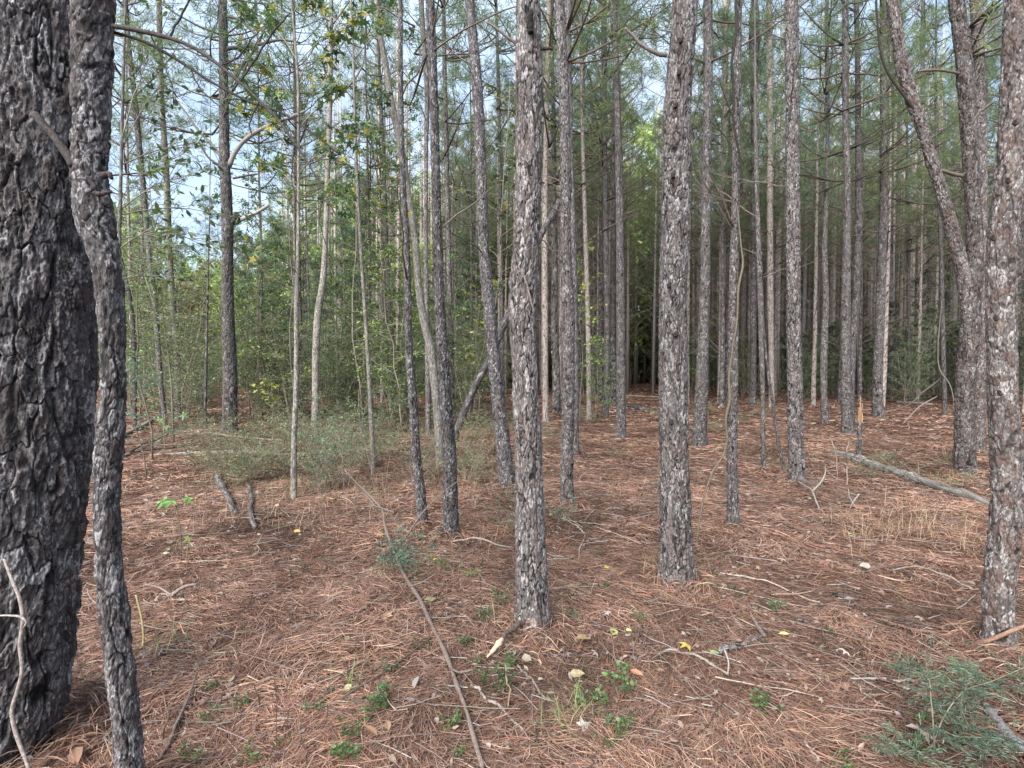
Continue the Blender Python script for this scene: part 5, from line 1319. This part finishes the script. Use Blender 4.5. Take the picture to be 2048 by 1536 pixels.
held_leaves('thin seedling holding three bright green lobed leaves before the left clearing', [(362, 1120, 3), (358, 1040, 3), (345, 1000, 2), (330, 990, 2)], [(322, 998, 1.1), (345, 1000, 1.0), (378, 992, 1.0)], 3.3, .085, [(.17, .30, .08), (.14, .26, .07)], 71)
held_leaves('thin seedling with one pale lobed leaf lower in the left clearing', [(372, 1150, 3), (376, 1100, 2), (378, 1074, 2)], [(380, 1073, 1.0)], 3.4, .06, [(.25, .33, .09)], 72)
held_leaves('thin seedling with limp pale green leaves left of the stout grey pine', [(330, 900, 3), (328, 860, 3), (330, 830, 2)], [(320, 835, 1.0), (332, 850, .8), (362, 828, .9)], 6.5, .13, [(.16, .24, .09)], 73)

def fallen(px, py, size, tpl, col, label, group=None, tilt=.25, name='fallen_leaf'):
    x, y, z = gpt(px, py); fo = Acc(); az = rg.uniform(0, 6.28)
    nr = rg.normal(0, tilt, (1, 3)); nr[0, 2] = 1; nr[0, 1] -= .25
    put_leaves(fo, np.zeros((1, 3)), np.array([[math.cos(az), math.sin(az), .05]]), np.array([size]), tpl, np.array([col]), rg, nr)
    o = link(name, fo.mesh(name, M_LEAF, False)); o.location = (x, y, z + .035); tag(o, label, 'leaf', group)
YL = (.62, .56, .16)
fallen(1228, 1275, .085, BROAD, (.66, .62, .25), 'large pale yellow leaf right of the centre pine foot')
fallen(1252, 1276, .04, BROAD, (.62, .58, .2), 'smaller yellow leaf beside the large pale yellow one')
fallen(1378, 1308, .075, STAR, (.70, .55, .12), 'bright yellow star-shaped leaf above the white bent twig')
fallen(1420, 1322, .05, BROAD, (.28, .38, .16), 'light green leaf between the yellow star leaf and the rotting branch')
fallen(1578, 1288, .06, OVAL, (.64, .60, .2), 'yellow oval leaf right of the rotting branch')
fallen(1216, 1146, .06, BROAD, (.62, .60, .12), 'yellow leaf at the tip of the thin stick')
fallen(866, 1132, .05, BROAD, (.68, .55, .1), 'yellow leaf above the yellow-green sprout')
fallen(600, 1072, .085, BROAD, (.66, .52, .16), 'yellow leaf in the left clearing by the crooked log')
fallen(1708, 1070, .08, STAR, YL, 'yellow star leaf near the straw grass')
fallen(690, 1400, .05, BROAD, (.62, .56, .3), 'pale yellow leaf left of the upper seedling')
fallen(694, 1298, .045, BROAD, (.55, .55, .33), 'pale greenish leaf near the dark stick')
fallen(460, 1372, .05, BROAD, (.60, .55, .30), 'cream triangular leaf right of the dark mossy sticks')
fallen(745, 1248, .085, STAR, (.45, .30, .2), 'curled tan leaf above the dark stick')
fallen(776, 1255, .085, STAR, (.48, .32, .2), 'second curled tan leaf right of the first')
fallen(873, 1215, .085, BROAD, (.24, .24, .13), 'olive brown leaf right of the long stick')
fallen(1175, 1196, .085, OVAL, (.38, .32, .18), 'long olive leaf right of the centre pine')
fallen(1153, 1202, .06, STAR, (.52, .34, .22), 'orange-tan lobed leaf next to the long olive leaf')
fallen(1152, 1295, .085, BROAD, (.36, .28, .13), 'yellow-brown leaf right of the centre pine foot')
fallen(1140, 1368, .075, BROAD, (.33, .27, .16), 'dull oval leaf above the bright blue-green seedling')
fallen(1260, 1358, .075, OVAL, (.42, .23, .14), 'reddish pointed leaf right of the bright blue-green seedling')
fallen(755, 1505, .1, OVAL, (.45, .26, .17), 'reddish curled leaf at the bottom left of centre')
fallen(778, 1498, .07, OVAL, (.48, .3, .2), 'tan curled leaf beside the reddish one at the bottom')
fallen(1735, 1148, .11, BROAD, (.62, .57, .52), 'pale grey leaf on the open needles at right')
fallen(1692, 1315, .055, STAR, (.66, .58, .5), 'whitish curled leaf left of the corner bush')
fallen(1565, 1318, .045, BROAD, (.62, .56, .5), 'small whitish leaf right of the rotting branch')
fallen(1220, 1245, .06, STAR, (.5, .47, .45), 'silvery lichen flake right of the centre pine')
fallen(835, 1385, .09, OVAL, (.52, .48, .46), 'silvery curled leaf left of the long stick')
fallen(150, 1500, .13, OVAL, (.40, .24, .17), 'large brown pointed leaf at the foot of the massive dark trunk')
fallen(1160, 1488, .07, STAR, (.55, .5, .46), 'whitish crumpled leaf at the end of the bottom stick')
fallen(1835, 1475, .12, STAR, (.52, .42, .35), 'dead pale leaf under the corner bush')
fallen(884, 1110, .10, STAR, (.62, .52, .45), 'pale dead leaf below the close pair')
fallen(360, 1208, .05, BROAD, (.58, .52, .42), 'cream leaf beside the dark knot left of the clearing')
fallen(340, 1107, .06, BROAD, (.58, .55, .36), 'pale leaf right of the crooked slim trunk')
for k in range(60):
    d = 2.2 + 12 * rg.uniform() ** 1.2; px = rg.uniform(200, 2040); py = 735 + 1600 / d
    if py > 1530: continue
    c = [(.42, .35, .26), (.42, .37, .18), (.34, .21, .14), (.36, .28, .21)][k % 4]
    fallen(px, py, rg.uniform(.035, .06) * (1 + d * .04), [STAR, BROAD, OVAL][k % 3], c, 'small pale dead leaf lying on the needles', 'pale dead leaves on the needles', .4)

# ================================================================== SKY, SUN, CAMERA
SUN_DIR = Vector((-.48, -.80, .80)).normalized()     # towards the sun
el = math.asin(SUN_DIR.z); rot = math.atan2(SUN_DIR.x, SUN_DIR.y)
wd = bpy.data.worlds.new('World'); S.world = wd; wd.use_nodes = True
nt = wd.node_tree; N, L = nt.nodes, nt.links; N.clear()
out = N.new('ShaderNodeOutputWorld'); bg = N.new('ShaderNodeBackground'); sky = N.new('ShaderNodeTexSky')
sky.sky_type = 'NISHITA'; sky.sun_disc = False; sky.sun_elevation = el; sky.sun_rotation = rot; sky.air_density = 1.0; sky.dust_density = 1.5; sky.ozone_density = 1.2
tc = N.new('ShaderNodeTexCoord'); mp = N.new('ShaderNodeMapping'); mp.inputs['Scale'].default_value = (1, 1, 2.2)
no = N.new('ShaderNodeTexNoise'); no.inputs['Scale'].default_value = 2.2; no.inputs['Detail'].default_value = 6; no.inputs['Roughness'].default_value = .6
L.new(tc.outputs['Generated'], mp.inputs[0]); L.new(mp.outputs[0], no.inputs[0])
cr = ramp(N, [(.34, (.42, .42, .42)), (.60, (1, 1, 1))]); L.new(no.outputs[0], cr.inputs[0])
cl = mixc(N, L, cr.outputs[0], sky.outputs[0], (3.1, 3.9, 4.9))
L.new(cl, bg.inputs[0]); bg.inputs[1].default_value = .055
L.new(bg.outputs[0], out.inputs[0])
sun = bpy.data.lights.new('sun', 'SUN'); sun.energy = 1.9; sun.angle = math.radians(58); sun.color = (1, .985, .965)
so = bpy.data.objects.new('sun', sun); COL.objects.link(so); so.rotation_euler = (-SUN_DIR).to_track_quat('-Z', 'Y').to_euler(); so.location = (-10, -10, 25)

cam = bpy.data.cameras.new('camera'); cam.sensor_width = 36; cam.lens = 36 * FPX / 2048; cam.clip_end = 600; cam.clip_start = .05
co = bpy.data.objects.new('camera', cam); COL.objects.link(co); co.location = (0, 0, EYE); co.rotation_euler = (math.pi / 2 - PITCH, 0, 0)
S.camera = co
S.view_settings.view_transform = 'Standard'; S.view_settings.look = 'None'; S.view_settings.gamma = 1; S.view_settings.exposure = 2.5
S.cycles.max_bounces = 6; S.cycles.diffuse_bounces = 4; S.cycles.transparent_max_bounces = 4
